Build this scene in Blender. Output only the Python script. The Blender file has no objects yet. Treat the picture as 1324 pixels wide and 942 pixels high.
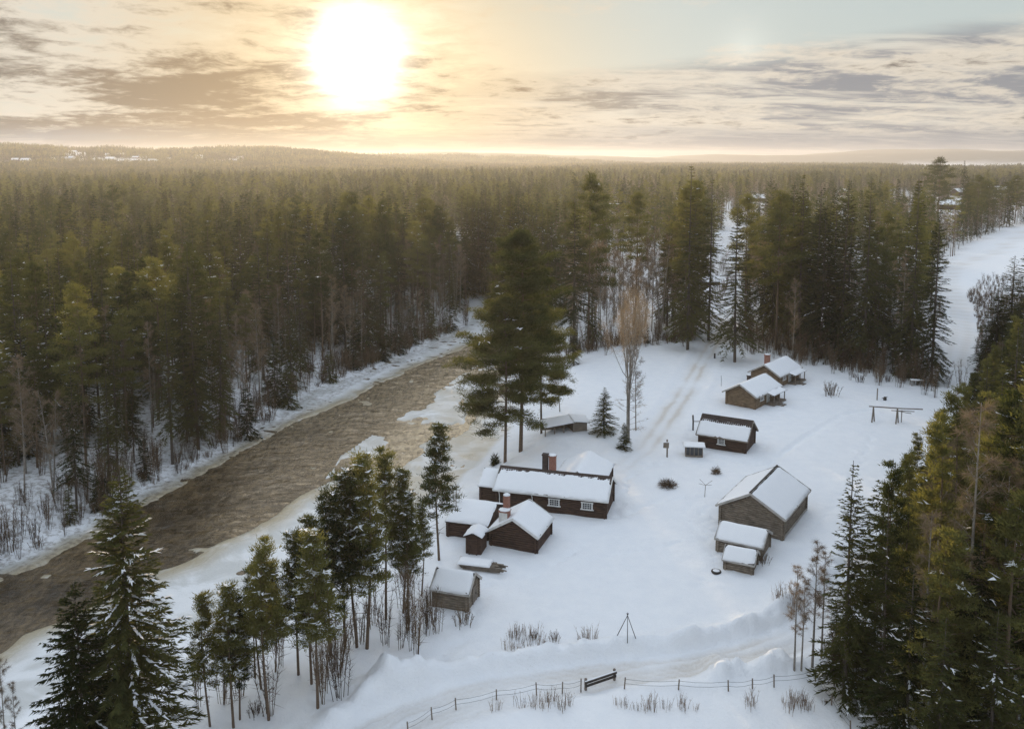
import bpy, math, random
import numpy as np
R = math.radians
random.seed(7)
# ------------------------------------------------------------------ camera, world, sun
sc = bpy.context.scene
col = sc.collection
FPX, PYC, CAMH, PITCH, CXP = 1130.0, 332.0, 40.0, R(6.4), 662.0
cam = bpy.data.cameras.new("camera"); camo = bpy.data.objects.new("camera", cam); col.objects.link(camo)
camo.location = (0, 0, CAMH); camo.rotation_euler = (R(90) - PITCH, 0, 0)
cam.sensor_width = 36.0; cam.lens = FPX / 1324 * 36; cam.shift_y = -(471 - PYC) / 1324
cam.clip_start = 0.5; cam.clip_end = 40000
sc.camera = camo
SUN_AZ, SUN_EL = R(-9.9), R(6.5)
SD = (math.sin(SUN_AZ) * math.cos(SUN_EL), math.cos(SUN_AZ) * math.cos(SUN_EL), math.sin(SUN_EL))

def nd(nt, t, **k):
    n = nt.nodes.new(t)
    for a, b in k.items():
        if a.startswith('i_'):
            n.inputs[int(a[2:])].default_value = b
        else:
            setattr(n, a, b)
    return n
def mth(nt, op, a, b=None, c=None, clamp=False):
    n = nt.nodes.new('ShaderNodeMath'); n.operation = op; n.use_clamp = clamp
    for i, v in enumerate((a, b, c)):
        if v is None: continue
        if isinstance(v, (int, float)): n.inputs[i].default_value = v
        else: nt.links.new(v, n.inputs[i])
    return n.outputs[0]
def mix(nt, f, a, b, op='MIX'):
    n = nt.nodes.new('ShaderNodeMix'); n.data_type = 'RGBA'; n.blend_type = op
    for s, v in ((n.inputs[0], f), (n.inputs[6], a), (n.inputs[7], b)):
        if isinstance(v, (int, float)): s.default_value = v
        elif isinstance(v, tuple): s.default_value = tuple(v) + ((1,) if len(v) == 3 else ())
        else: nt.links.new(v, s)
    return n.outputs[2]
def sstep(nt, v, lo, hi, a=0.0, b=1.0):
    n = nt.nodes.new('ShaderNodeMapRange'); n.interpolation_type = 'SMOOTHSTEP'
    nt.links.new(v, n.inputs[0])
    n.inputs[1].default_value = lo; n.inputs[2].default_value = hi
    n.inputs[3].default_value = a; n.inputs[4].default_value = b
    return n.outputs[0]
def noise(nt, vec, scale, detail=4.0, rough=0.55, dist=0.0, dim='3D'):
    n = nt.nodes.new('ShaderNodeTexNoise'); n.noise_dimensions = dim
    n.inputs['Scale'].default_value = scale; n.inputs['Detail'].default_value = detail
    n.inputs['Roughness'].default_value = rough; n.inputs['Distortion'].default_value = dist
    if vec is not None: nt.links.new(vec, n.inputs['Vector'])
    return n.outputs[0]

world = bpy.data.worlds.new("World"); sc.world = world; world.use_nodes = True
wt = world.node_tree; wt.nodes.clear()
tc = nd(wt, 'ShaderNodeTexCoord')
sep = nd(wt, 'ShaderNodeSeparateXYZ'); wt.links.new(tc.outputs['Generated'], sep.inputs[0])
dx, dy, dz = sep.outputs
zc = mth(wt, 'MAXIMUM', dz, 0.0)
den = mth(wt, 'ADD', zc, 0.11)
ux = mth(wt, 'DIVIDE', dx, den); uy = mth(wt, 'DIVIDE', dy, den)
cmb = nd(wt, 'ShaderNodeCombineXYZ'); wt.links.new(ux, cmb.inputs[0]); wt.links.new(uy, cmb.inputs[1])
uv = cmb.outputs[0]
dotn = nd(wt, 'ShaderNodeVectorMath', operation='DOT_PRODUCT'); wt.links.new(tc.outputs['Generated'], dotn.inputs[0]); dotn.inputs[1].default_value = SD
ang = mth(wt, 'MULTIPLY', mth(wt, 'ARCCOSINE', mth(wt, 'MINIMUM', dotn.outputs['Value'], 0.999999)), 180 / math.pi)
elev = mth(wt, 'MULTIPLY', mth(wt, 'ARCSINE', zc), 180 / math.pi)
azim = mth(wt, 'MULTIPLY', mth(wt, 'ARCTAN2', dx, dy), 180 / math.pi)
sky = nd(wt, 'ShaderNodeTexSky'); sky.sky_type = 'NISHITA'; sky.sun_disc = False
sky.sun_elevation = SUN_EL; sky.sun_rotation = SUN_AZ; sky.dust_density = 2.0; sky.air_density = 1.0
skyc = mix(wt, 1.0, sky.outputs[0], (0.10, 0.10, 0.10), 'MULTIPLY')
# thin high veil that fills the clear sky
veil_hi = mix(wt, sstep(wt, elev, 7.0, 30.0), (0.52, 0.58, 0.57), (0.545, 0.62, 0.73))
veil = mix(wt, sstep(wt, ang, 3.0, 22.0), (0.42, 0.39, 0.31), veil_hi)
base = mix(wt, 0.90, skyc, veil)
# two cloud layers: broken altocumulus on the left, streaky stratus sheet on the right and near the horizon
def cvec(k, loc, rot, scl):
    dn = mth(wt, 'ADD', zc, k)
    c_ = nd(wt, 'ShaderNodeCombineXYZ'); wt.links.new(mth(wt, 'DIVIDE', dx, dn), c_.inputs[0]); wt.links.new(mth(wt, 'DIVIDE', dy, dn), c_.inputs[1])
    m_ = nd(wt, 'ShaderNodeMapping'); wt.links.new(c_.outputs[0], m_.inputs[0]); m_.inputs['Location'].default_value = loc; m_.inputs['Rotation'].default_value = (0, 0, R(rot)); m_.inputs['Scale'].default_value = scl
    return m_.outputs[0]
A = cvec(0.13, (3.3, 1.2, 0), 10, (1, 1, 1)); B = cvec(0.10, (0.4, 5.2, 0), -22, (0.55, 1.25, 1))
a1 = noise(wt, A, 1.05, 9.0, 0.60, 0.35); a2 = noise(wt, cvec(0.13, (3.3, 1.27, 0.0), 10, (1, 1, 1)), 1.05, 9.0, 0.60, 0.35); a3 = noise(wt, A, 6.0, 8.0, 0.65, 0.4)
b1 = noise(wt, B, 0.75, 9.0, 0.58, 0.6); b2 = noise(wt, B, 3.2, 7.0, 0.6, 0.9)
rightm = sstep(wt, azim, -9.0, 3.0); leftm = sstep(wt, azim, 0.0, -10.0)
lowm = sstep(wt, elev, 3.4, 1.6)
# left clouds
ca = mth(wt, 'ADD', mth(wt, 'MULTIPLY', a1, 0.68), mth(wt, 'MULTIPLY', a3, 0.32))
ca = mth(wt, 'ADD', ca, mth(wt, 'SUBTRACT', mth(wt, 'MULTIPLY', leftm, 0.13), 0.05)); ca = mth(wt, 'ADD', ca, sstep(wt, elev, 9.0, 4.5, -0.05, 0.05))
covA = sstep(wt, ca, 0.45, 0.56)
darkA = sstep(wt, ca, 0.545, 0.66)
# right sheet below a rising edge
edge = mth(wt, 'ADD', mth(wt, 'MULTIPLY', sstep(wt, azim, -8.0, 34.0), 3.0), 4.2)
sheet = sstep(wt, mth(wt, 'SUBTRACT', mth(wt, 'ADD', elev, mth(wt, 'MULTIPLY', b1, 2.4)), edge), 2.4, 0.6)
covB = mth(wt, 'MULTIPLY', sheet, sstep(wt, mth(wt, 'ADD', b1, mth(wt, 'MULTIPLY', b2, 0.3)), 0.45, 0.62, 0.6, 1.0))
covB = mth(wt, 'MULTIPLY', covB, mth(wt, 'ADD', mth(wt, 'MULTIPLY', rightm, 0.9), 0.1))
darkB = sstep(wt, mth(wt, 'ADD', mth(wt, 'MULTIPLY', b1, 0.6), mth(wt, 'MULTIPLY', b2, 0.4)), 0.40, 0.56)
lit = mix(wt, sstep(wt, ang, 2.0, 20.0), (0.80, 0.58, 0.32), (0.74, 0.65, 0.53))
shdA = mix(wt, sstep(wt, ang, 3.0, 26.0), (0.33, 0.21, 0.105), (0.17, 0.14, 0.115))
shdB = mix(wt, sstep(wt, ang, 5.0, 28.0), (0.38, 0.28, 0.17), (0.25, 0.25, 0.27))
zenc = (0.555, 0.64, 0.735)
fz = sstep(wt, elev, 12.0, 35.0)
skymix = mix(wt, mth(wt, 'MULTIPLY', covB, 0.92), base, mix(wt, fz, mix(wt, darkB, mix(wt, 0.35, lit, (0.70, 0.64, 0.55)), shdB), zenc))
skymix = mix(wt, mth(wt, 'MULTIPLY', covA, 0.90), skymix, mix(wt, fz, mix(wt, darkA, lit, shdA), zenc))
low = mth(wt, 'MULTIPLY', sstep(wt, mth(wt, 'ADD', elev, mth(wt, 'MULTIPLY', b1, 2.0)), 3.2, 2.0), sstep(wt, b2, 0.30, 0.60, 0.7, 1.0))
skymix = mix(wt, mth(wt, 'MULTIPLY', low, 0.85), skymix, mix(wt, sstep(wt, ang, 5.0, 20.0), (0.40, 0.30, 0.19), (0.24, 0.255, 0.29)))
cloudy = mth(wt, 'MAXIMUM', mth(wt, 'MULTIPLY', covA, darkA), mth(wt, 'MULTIPLY', covB, darkB))
SDOG = (math.sin(R(14.6)) * math.cos(R(6.8)), math.cos(R(14.6)) * math.cos(R(6.8)), math.sin(R(6.8)))
dot2 = nd(wt, 'ShaderNodeVectorMath', operation='DOT_PRODUCT'); wt.links.new(tc.outputs['Generated'], dot2.inputs[0]); dot2.inputs[1].default_value = SDOG
ang2 = mth(wt, 'MULTIPLY', mth(wt, 'ARCCOSINE', mth(wt, 'MINIMUM', dot2.outputs['Value'], 0.999999)), 180 / math.pi)
sdg = mth(wt, 'MULTIPLY', mth(wt, 'EXPONENT', mth(wt, 'MULTIPLY', mth(wt, 'POWER', mth(wt, 'DIVIDE', ang2, 1.3), 1.4), -1.0)), 0.14)
skymix = mix(wt, 1.0, skymix, mix(wt, 1.0, (1.0, 0.93, 0.78), sdg, 'MULTIPLY'), 'ADD')
# aureole of the sun behind thin cloud
ac = mth(wt, 'ADD', ang, mth(wt, 'MULTIPLY', mth(wt, 'SUBTRACT', ca, 0.5), 7.0))
ac = mth(wt, 'MAXIMUM', ac, 0.0)
g0 = mth(wt, 'MULTIPLY', mth(wt, 'EXPONENT', mth(wt, 'MULTIPLY', mth(wt, 'POWER', mth(wt, 'DIVIDE', ang, 1.9), 2.0), -1.0)), 3.0)
g1 = mth(wt, 'MULTIPLY', mth(wt, 'EXPONENT', mth(wt, 'MULTIPLY', mth(wt, 'POWER', mth(wt, 'DIVIDE', ac, 3.4), 1.6), -1.0)), 0.65)
g2 = mth(wt, 'MULTIPLY', mth(wt, 'EXPONENT', mth(wt, 'MULTIPLY', ac, -1 / 5.0)), 0.16)
g3 = mth(wt, 'MULTIPLY', mth(wt, 'EXPONENT', mth(wt, 'MULTIPLY', ang, -1 / 13.0)), 0.02)
att = mth(wt, 'SUBTRACT', 1.0, mth(wt, 'MULTIPLY', cloudy, 0.5))
glow = mix(wt, 1.0, (1.0, 0.95, 0.82), mth(wt, 'ADD', g0, g1), 'MULTIPLY')
glow2 = mix(wt, 1.0, (1.0, 0.84, 0.60), mth(wt, 'MULTIPLY', mth(wt, 'ADD', g2, g3), att), 'MULTIPLY')
skymix = mix(wt, sstep(wt, elev, 9.0, 24.0), mix(wt, 1.0, skymix, (0.72, 0.74, 0.76), 'MULTIPLY'), skymix)
# warm glow added to the sky above the frame, brightens the river
daz = mth(wt, 'SUBTRACT', azim, math.degrees(SUN_AZ))
hi = mth(wt, 'MULTIPLY', mth(wt, 'EXPONENT', mth(wt, 'MULTIPLY', mth(wt, 'POWER', mth(wt, 'DIVIDE', mth(wt, 'ABSOLUTE', daz), 17.0), 2.0), -1.0)), mth(wt, 'MULTIPLY', sstep(wt, elev, 10.5, 17.0), sstep(wt, elev, 46.0, 28.0)))
tot = mix(wt, 1.0, mix(wt, 1.0, mix(wt, 1.0, skymix, glow, 'ADD'), glow2, 'ADD'), mix(wt, 1.0, (1.5, 1.22, 0.80), hi, 'MULTIPLY'), 'ADD')
bg = nd(wt, 'ShaderNodeBackground'); bg.inputs[1].default_value = 1.0
wt.links.new(tot, bg.inputs[0])
wo = nd(wt, 'ShaderNodeOutputWorld'); wt.links.new(bg.outputs[0], wo.inputs[0])

sl = bpy.data.lights.new("sun", 'SUN'); sl.energy = 3.2; sl.angle = R(0.6); sl.color = (1.0, 0.72, 0.40)
slo = bpy.data.objects.new("sun", sl); col.objects.link(slo); slo.location = (-300, 800, 200)
from mathutils import Vector
slo.rotation_euler = Vector(SD).to_track_quat('Z', 'Y').to_euler()

vs = sc.view_settings; vs.view_transform = 'Standard'; vs.look = 'None'; vs.exposure = 0.52; vs.gamma = 1.0; vs.use_curve_mapping = False
cy = sc.cycles
cy.max_bounces = 5; cy.diffuse_bounces = 3; cy.glossy_bounces = 2; cy.transmission_bounces = 2; cy.volume_bounces = 0
cy.transparent_max_bounces = 4; cy.use_denoising = True; cy.denoising_prefilter = 'NONE'; cy.use_adaptive_sampling = False; cy.sample_clamp_indirect = 4.0
cy.caustics_reflective = False; cy.caustics_refractive = False

# ------------------------------------------------------------------ picture <-> ground
cp, sp = math.cos(PITCH), math.sin(PITCH)
def G0(px, py, z=0.0):
    x = (px - CXP) / FPX; y = -(py - PYC) / FPX
    t = (z - CAMH) / (y * cp - sp)
    return (x * t, (cp + y * sp) * t)
def PJ(X, Y, Z):
    z = Z - CAMH; d = Y * cp - z * sp; v = z * cp + Y * sp
    return (CXP + FPX * X / d, PYC - FPX * v / d)
def poly(pts, z): return np.array([G0(a, b, z) for a, b in pts])
def in_poly(x, y, P):
    x = np.asarray(x, float); y = np.asarray(y, float)
    c = np.zeros(x.shape, bool); j = len(P) - 1
    for i in range(len(P)):
        xi, yi = P[i]; xj, yj = P[j]
        if yi != yj:
            c ^= ((yi > y) != (yj > y)) & (x < (xj - xi) * (y - yi) / (yj - yi) + xi)
        j = i
    return c
def dist_line(x, y, P, closed=False):
    d = np.full(np.shape(x), 1e9); n = len(P)
    for i in range(n if closed else n - 1):
        ax, ay = P[i]; bx, by = P[(i + 1) % n]
        ux, uy = bx - ax, by - ay; L = ux * ux + uy * uy + 1e-9
        t = np.clip(((x - ax) * ux + (y - ay) * uy) / L, 0, 1)
        d = np.minimum(d, np.hypot(x - ax - t * ux, y - ay - t * uy))
    return d
def smooth(v, a, b):
    t = np.clip((v - a) / (b - a), 0, 1); return t * t * (3 - 2 * t)
_rs = np.random.RandomState(3); _perm = _rs.rand(256, 256)
def vnoise(x, y):
    xi = np.floor(x).astype(int); yi = np.floor(y).astype(int); fx = x - xi; fy = y - yi
    fx = fx * fx * (3 - 2 * fx); fy = fy * fy * (3 - 2 * fy)
    a = _perm[xi & 255, yi & 255]; b = _perm[(xi + 1) & 255, yi & 255]
    c = _perm[xi & 255, (yi + 1) & 255]; d = _perm[(xi + 1) & 255, (yi + 1) & 255]
    return (a * (1 - fx) + b * fx) * (1 - fy) + (c * (1 - fx) + d * fx) * fy - 0.5
def fbm(x, y, o=4):
    s = 0; a = 1.0
    for k in range(o):
        s = s + a * vnoise(x * 2 ** k + 17.3 * k, y * 2 ** k + 5.1 * k); a *= 0.5
    return s

ZR = -3.0
RIVER = poly([(-240, 880), (-60, 775), (0, 735), (60, 708), (110, 682), (200, 628), (300, 582), (400, 508), (480, 478), (560, 441), (606, 420), (616, 402),
              (630, 402), (640, 406), (680, 410), (720, 424), (740, 430), (738, 436), (725, 444), (712, 452), (700, 480), (672, 520), (655, 560), (615, 600), (570, 640), (500, 668), (430, 700), (360, 745), (270, 800), (180, 850), (60, 900), (-60, 980), (-240, 1100)], ZR)
WATER_OLD = poly([(-240, 870), (-60, 790), (0, 753), (60, 728), (119, 692), (183, 656), (244, 623), (310, 587), (377, 548), (434, 526), (478, 502), (512, 488), (546, 471), (590, 454), (640, 438), (760, 431), (700, 455),
              (650, 452), (600, 478), (560, 512), (525, 545), (490, 575), (455, 600), (427, 619), (382, 643), (360, 665), (332, 681), (288, 703), (249, 727), (210, 740), (150, 768), (119, 782), (83, 803), (33, 821), (0, 850), (-60, 890), (-240, 1000)], ZR)
WATER = poly([(-240, 870), (-60, 790), (0, 753), (60, 728), (119, 692), (183, 656), (244, 623), (310, 587), (377, 548), (434, 526), (478, 502), (512, 488), (546, 471), (590, 454), (640, 438), (690, 430), (715, 434), (706, 450),
              (690, 470), (655, 505), (625, 530), (600, 560), (570, 575), (520, 600), (470, 612), (427, 622), (382, 645), (360, 665), (332, 681), (288, 703), (249, 727), (210, 740), (150, 768), (119, 782), (83, 803), (33, 821), (0, 850), (-60, 890), (-240, 1000)], ZR)
SHALLOW = poly([(395, 655), (440, 590), (520, 535), (575, 500), (630, 458), (665, 440), (700, 455), (680, 520), (640, 590), (580, 640), (480, 670)], ZR)
ROAD = poly([(300, 1135), (365, 1045), (450, 968), (530, 924), (610, 898), (700, 880), (800, 863), (880, 850), (960, 836), (1015, 820), (1050, 797), (1090, 762), (1140, 712)], 0)
BERM = poly([(470, 905), (560, 872), (640, 857), (760, 838), (860, 832), (940, 815), (1000, 795), (1040, 765), (1080, 735)], 0)
LANE = poly([(960, 380), (940, 415), (918, 450), (900, 480), (880, 515), (858, 548), (835, 580), (800, 606)], 0)
DRIVE = poly([(1420, 250), (1324, 300), (1290, 322), (1250, 338), (1228, 352), (1226, 372), (1240, 398), (1243, 430), (1232, 470)], 0)
PATH = poly([(925, 590), (975, 600), (995, 600), (1020, 580), (1045, 562), (1092, 534), (1130, 528)], 0)
PATH2 = poly([(905, 642), (880, 668), (915, 700)], 0)
FEET = [poly(P_, 0) for P_ in ([(800, 668), (850, 650), (905, 640), (930, 690)], [(800, 668), (812, 620), (862, 592), (880, 560)], [(905, 655), (925, 735), (900, 760)], [(980, 600), (1000, 545), (1015, 520)], [(720, 705), (760, 720), (880, 700)], [(760, 700), (700, 740), (640, 745)], [(1045, 690), (1090, 640), (1130, 560)], [(640, 740), (600, 820), (560, 860)], [(862, 600), (760, 600), (740, 570)])]
PILES = [(G0(520, 878), 2.8, .9), (G0(478, 892), 2.6, .8), (G0(545, 868), 2.2, .6), (G0(445, 925), 2.6, 0.6), (G0(498, 880), 2.0, .7), (G0(930, 860), 2.3, .85), (G0(948, 866), 1.7, .5), (G0(992, 860), 2.5, 1.0), (G0(1014, 864), 2.0, .6)]

def fields(x, y):
    """height and surface masks of the terrain at x, y"""
    x = np.asarray(x, float); y = np.asarray(y, float)
    d = np.hypot(x, y); az = np.degrees(np.arctan2(x, np.maximum(y, 1e-3)))
    near = 1 - smooth(d, 260, 420)
    fine_ = 1 - smooth(d, 150, 210)
    h = fbm(x / 30, y / 30, 3) * 0.35 + fbm(x / 5, y / 5, 3) * 0.12 * (.2 + .8 * fine_) + fbm(x / 0.9, y / 0.9, 2) * 0.03 * fine_ + np.maximum(fbm(x / 2.4 + 9, y / 1.3, 3), 0) * .10 * fine_
    h = h + (1 - near) * fbm(x / 220, y / 220, 3) * 4.0
    # river bed and banks
    inr = in_poly(x, y, RIVER); dr = dist_line(x, y, RIVER, True)
    wob = fbm(x / 3.5, y / 3.5, 4)
    wob2 = fbm(x / 9, y / 9, 3)
    sd = np.where(inr, -dr, dr) + wob * 0.9
    bank = smooth(sd, -0.5, 11.0)
    h = np.where(sd < 11, ZR + 0.12 + (h - ZR - 0.12) * bank + wob * 0.35 * smooth(sd, -.5, 3) * (1 - smooth(sd, 6, 11)), h)
    inw = in_poly(x, y, WATER); dw = dist_line(x, y, WATER, True)
    sw = np.where(inw, dw, -dw) + wob2 * 1.6 + wob * 0.7
    ice = (1 - smooth(sd, -0.6, 0.8)) * (d < 420)
    insh = in_poly(x, y, SHALLOW)
    dsh = np.where(insh, dist_line(x, y, SHALLOW, True), 0.0)
    floe = smooth(fbm(x / 5.5 + 9, y / 8 + 3, 4) + 0.06, 0.0, 0.08)
    hw = ZR + 0.05 + wob * 0.09 - smooth(sw, -0.3, 1.2) * 0.9
    hw = np.where(insh & ~inw, hw + .02, hw); hw = np.where(insh & inw, ZR - 0.11 + floe * 0.20 + wob * 0.10, hw)
    fl2 = smooth(fbm(x / 3.2 + 31, y / 3.2 + 13, 3), 0.46, 0.50) * (dw < 9)
    hw = np.where(inw & ~insh, np.maximum(hw, ZR - 0.4 + fl2 * 0.46), hw)
    h = np.where(sd < -0.2, hw, h)
    wet = (smooth(sw, -4.0, -0.2) * ice); wet = np.where(insh, np.clip(.55 - .35 * floe + wob * .5, 0, 1) * ice, wet)
    # plough track along the bottom with its berms
    dro = dist_line(x, y, ROAD) + wob * 0.4
    h = h - 0.30 * (1 - smooth(dro, 2.0, 2.9)) + 0.30 * np.exp(-((dro - 3.5) / 0.8) ** 2) * (0.7 + wob)
    dbe = dist_line(x, y, BERM)
    h = h + .72 * (1 - smooth(dbe + .3 * fbm(x / .8, y / .8, 2), .2, 1.15)) * (0.85 + .7 * wob + .5 * fbm(x / .7 + 5, y / .7, 2))
    h = h + (fbm(x / .8, y / .8, 3) * .26 + fbm(x / 2.2, y / 2.2, 2) * .22) * np.exp(-(dbe / 2.0) ** 2) + fbm(x / .6, y / 1.1, 3) * .10 * np.exp(-(dro / 3) ** 2)
    rut = 0
    dbe2 = dist_line(x, y, BERM)
    for off in (0.45, 1.0, 1.6): rut = rut + np.exp(-((dro - off) / 0.22) ** 2)
    h = h - 0.15 * rut
    road = (1 - smooth(dro, 1.6, 2.6)) * (0.35 + 0.65 * np.clip(rut, 0, 1)) * (0.6 + 1.0 * fbm(x / 6, y / 6, 3)) * smooth(dbe2, 1.1, 2.0)
    dl = dist_line(x, y, LANE) + wob * 0.5; fade = smooth(y, 100, 125)
    h = h - 0.16 * (1 - smooth(dl, 2.0, 3.2)) * fade + 0.16 * np.exp(-((dl - 3.7) / 0.7) ** 2) * fade
    rl = np.exp(-((dl - 0.9) / 0.4) ** 2)
    road = np.maximum(road, (1 - smooth(dl, 1.6, 2.8)) * fade * (0.25 + 0.8 * rl) * (0.7 + 1.2 * fbm(x / 5, y / 9, 3)))
    dd = dist_line(x, y, DRIVE)
    h = h - 0.2 * (1 - smooth(dd, 3, 4.5)); road = np.maximum(road, 0.35 * (1 - smooth(dd, 2, 3.8)) * (0.4 + np.exp(-((dd - 1.4) / .6) ** 2)))
    dp = dist_line(x, y, PATH) + wob * 0.25
    h = h - 0.32 * (1 - smooth(dp, 0.2, 0.8)) * (0.8 + 0.8 * wob)
    dp2 = dist_line(x, y, PATH2) + wob * 0.3
    h = h - 0.12 * (1 - smooth(dp2, 0.15, 0.5))
    yard = (d < 190) & (sd > 6)
    for FP in FEET:
        df = dist_line(x, y, FP); h = h - 0.20 * np.exp(-(df / 0.55) ** 2) * smooth(vnoise(x / .55 + 7, y / .55), -.15, .25) * yard
    h = h + smooth(fbm(x / 2.6 + 70, y / 2.6, 3), .22, .5) * fbm(x / .7, y / .7, 2) * .16 * yard
    for (cx, cyy), r, hh in PILES:
        e = 1 - smooth(np.hypot(x - cx, y - cyy) + fbm(x / 1.6 + 3, y / 1.6, 3) * .9, .1 * r, r * 1.05)
        h = h + hh * e * (.85 + 0.6 * wob + 0.7 * fbm(x / .9, y / .9, 3))
    # hills far away
    def ridge(d0, w, H, a0, a1, s, f):
        return H * np.exp(-((d - d0) / w) ** 2) * smooth(az, a0 - s, a0 + s) * (1 - smooth(az, a1 - s, a1 + s)) * (1 + 0.30 * fbm(az / f + d0, d / 1500 + f, 3))
    h = h + ridge(2750, 560, 54, -60, -9, 9, 5) + ridge(3900, 500, 56, -14, 4.5, 5, 6) + ridge(4600, 500, 46, -60, 14, 8, 5)
    h = h + ridge(5600, 400, 62, 8, 60, 4, 4.5) + ridge(6200, 400, 60, 19, 60, 4, 3.3) + ridge(6500, 300, 46, -90, 90, 5, 7) + smooth(d, 1200, 2200) * 3
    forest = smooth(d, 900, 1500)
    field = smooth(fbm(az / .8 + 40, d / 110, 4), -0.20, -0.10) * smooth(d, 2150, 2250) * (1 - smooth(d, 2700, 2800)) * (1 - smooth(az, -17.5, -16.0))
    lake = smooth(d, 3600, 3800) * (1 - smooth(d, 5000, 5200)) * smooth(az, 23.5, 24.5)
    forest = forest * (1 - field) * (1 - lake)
    return h, ice, np.clip(wet, 0, 1), np.clip(road, 0, 1), forest, field
def hz(x, y): return float(fields(np.array([x]), np.array([y]))[0][0])
def GG(px, py):
    z = 0.0
    for _ in range(4):
        X, Y = G0(px, py, z); z = hz(X, Y)
    return X, Y, z

# ------------------------------------------------------------------ materials
def mat(name, build):
    m = bpy.data.materials.new(name); m.use_nodes = True; nt = m.node_tree
    p = nt.nodes['Principled BSDF']; build(nt, p); return m
def bump(nt, p, h, s=0.3, dist=0.05):
    b = nt.nodes.new('ShaderNodeBump'); b.inputs['Strength'].default_value = s; b.inputs['Distance'].default_value = dist
    nt.links.new(h, b.inputs['Height']); nt.links.new(b.outputs[0], p.inputs['Normal'])
def pos(nt): return nd(nt, 'ShaderNodeNewGeometry').outputs['Position']
def objco(nt, scale=(1, 1, 1)):
    t = nd(nt, 'ShaderNodeTexCoord'); m = nd(nt, 'ShaderNodeMapping'); nt.links.new(t.outputs['Object'], m.inputs[0]); m.inputs['Scale'].default_value = scale
    return m.outputs[0]
def attr(nt, n):
    a = nd(nt, 'ShaderNodeAttribute'); a.attribute_name = n; return a.outputs['Fac']
SNOW = (0.80, 0.82, 0.85)
def b_ground(nt, p):
    P = pos(nt)
    n = noise(nt, P, 0.6, 6, 0.6); nf = noise(nt, P, 4.0, 5, 0.65)
    c = mix(nt, sstep(nt, n, 0.3, 0.7), SNOW, (0.84, 0.855, 0.875))
    # dead grass and brush stubble poking through
    st = mth(nt, 'MULTIPLY', sstep(nt, noise(nt, P, 0.12, 4, 0.6), 0.50, 0.68), sstep(nt, noise(nt, P, 5.0, 5, 0.75), 0.60, 0.70))
    c = mix(nt, mth(nt, 'MULTIPLY', st, 0.45), c, (0.25, 0.21, 0.15))
    c = mix(nt, attr(nt, 'road'), c, mix(nt, nf, (0.50, 0.45, 0.39), (0.76, 0.735, 0.70)))
    # river ice: clean grey-blue sheets, tea-coloured wet rim
    icec = mix(nt, sstep(nt, noise(nt, P, 0.16, 6, 0.6, 1.2), 0.42, 0.60), (0.56, 0.575, 0.57), (0.76, 0.78, 0.80))
    c = mix(nt, attr(nt, 'ice'), c, icec)
    wetf = mth(nt, 'MULTIPLY', attr(nt, 'wet'), sstep(nt, noise(nt, P, 0.35, 5, 0.6, 1.0), 0.25, 0.55, 0.55, 1.0))
    c = mix(nt, wetf, c, mix(nt, nf, (0.30, 0.25, 0.16), (0.46, 0.41, 0.30)))
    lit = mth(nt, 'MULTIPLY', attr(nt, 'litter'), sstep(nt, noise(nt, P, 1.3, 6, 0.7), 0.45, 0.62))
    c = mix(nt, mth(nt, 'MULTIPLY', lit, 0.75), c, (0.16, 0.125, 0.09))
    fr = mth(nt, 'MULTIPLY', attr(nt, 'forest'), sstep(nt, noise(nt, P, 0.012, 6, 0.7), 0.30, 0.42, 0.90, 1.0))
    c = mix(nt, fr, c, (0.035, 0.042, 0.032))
    nt.links.new(c, p.inputs['Base Color'])
    r = mth(nt, 'SUBTRACT', mth(nt, 'SUBTRACT', 0.75, mth(nt, 'MULTIPLY', attr(nt, 'ice'), 0.32)), mth(nt, 'MULTIPLY', attr(nt, 'wet'), 0.22))
    nt.links.new(r, p.inputs['Roughness']); p.inputs['Specular IOR Level'].default_value = 0.4
    bump(nt, p, mth(nt, 'ADD', mth(nt, 'MULTIPLY', n, 1.0), mth(nt, 'MULTIPLY', nf, 0.5)), 0.6, 0.25)
M = {}
M['ground'] = mat('snow_ground', b_ground)
def b_water(nt, p):
    P = pos(nt); mp_ = nd(nt, 'ShaderNodeMapping'); nt.links.new(P, mp_.inputs[0]); mp_.inputs['Rotation'].default_value = (0, 0, R(20)); mp_.inputs['Scale'].default_value = (0.6, 1.0, 1)
    a = noise(nt, mp_.outputs[0], 0.95, 6, 0.62, 0.8); b = noise(nt, mp_.outputs[0], 0.35, 3, 0.5, 0.4)
    bc = mix(nt, sstep(nt, noise(nt, P, 0.09, 4), .35, .65), (0.044, 0.031, 0.016), (0.110, 0.080, 0.046))
    bc = mix(nt, mth(nt, 'MULTIPLY', attr(nt, 'shallow_sheen'), 0.8), bc, (0.36, 0.29, 0.195))  # tan shallows, plus golden sky reflection painted into the far reach
    mf = nd(nt, 'ShaderNodeMapping'); nt.links.new(P, mf.inputs[0]); mf.inputs['Rotation'].default_value = (0, 0, R(17)); mf.inputs['Scale'].default_value = (1.5, 0.55, 1)
    nt.links.new(mix(nt, sstep(nt, noise(nt, mf.outputs[0], 0.9, 8, 0.7, 0.5), .35, .65), mix(nt, 1.0, bc, (0.55, 0.53, 0.50), 'MULTIPLY'), mix(nt, 1.0, bc, (1.5, 1.48, 1.42), 'MULTIPLY')), p.inputs['Base Color'])
    p.inputs['Roughness'].default_value = 0.07; p.inputs['IOR'].default_value = 1.45
    bump(nt, p, mth(nt, 'ADD', a, mth(nt, 'MULTIPLY', b, .6)), 0.8, 0.25)
M['water'] = mat('river_water', b_water)
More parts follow.
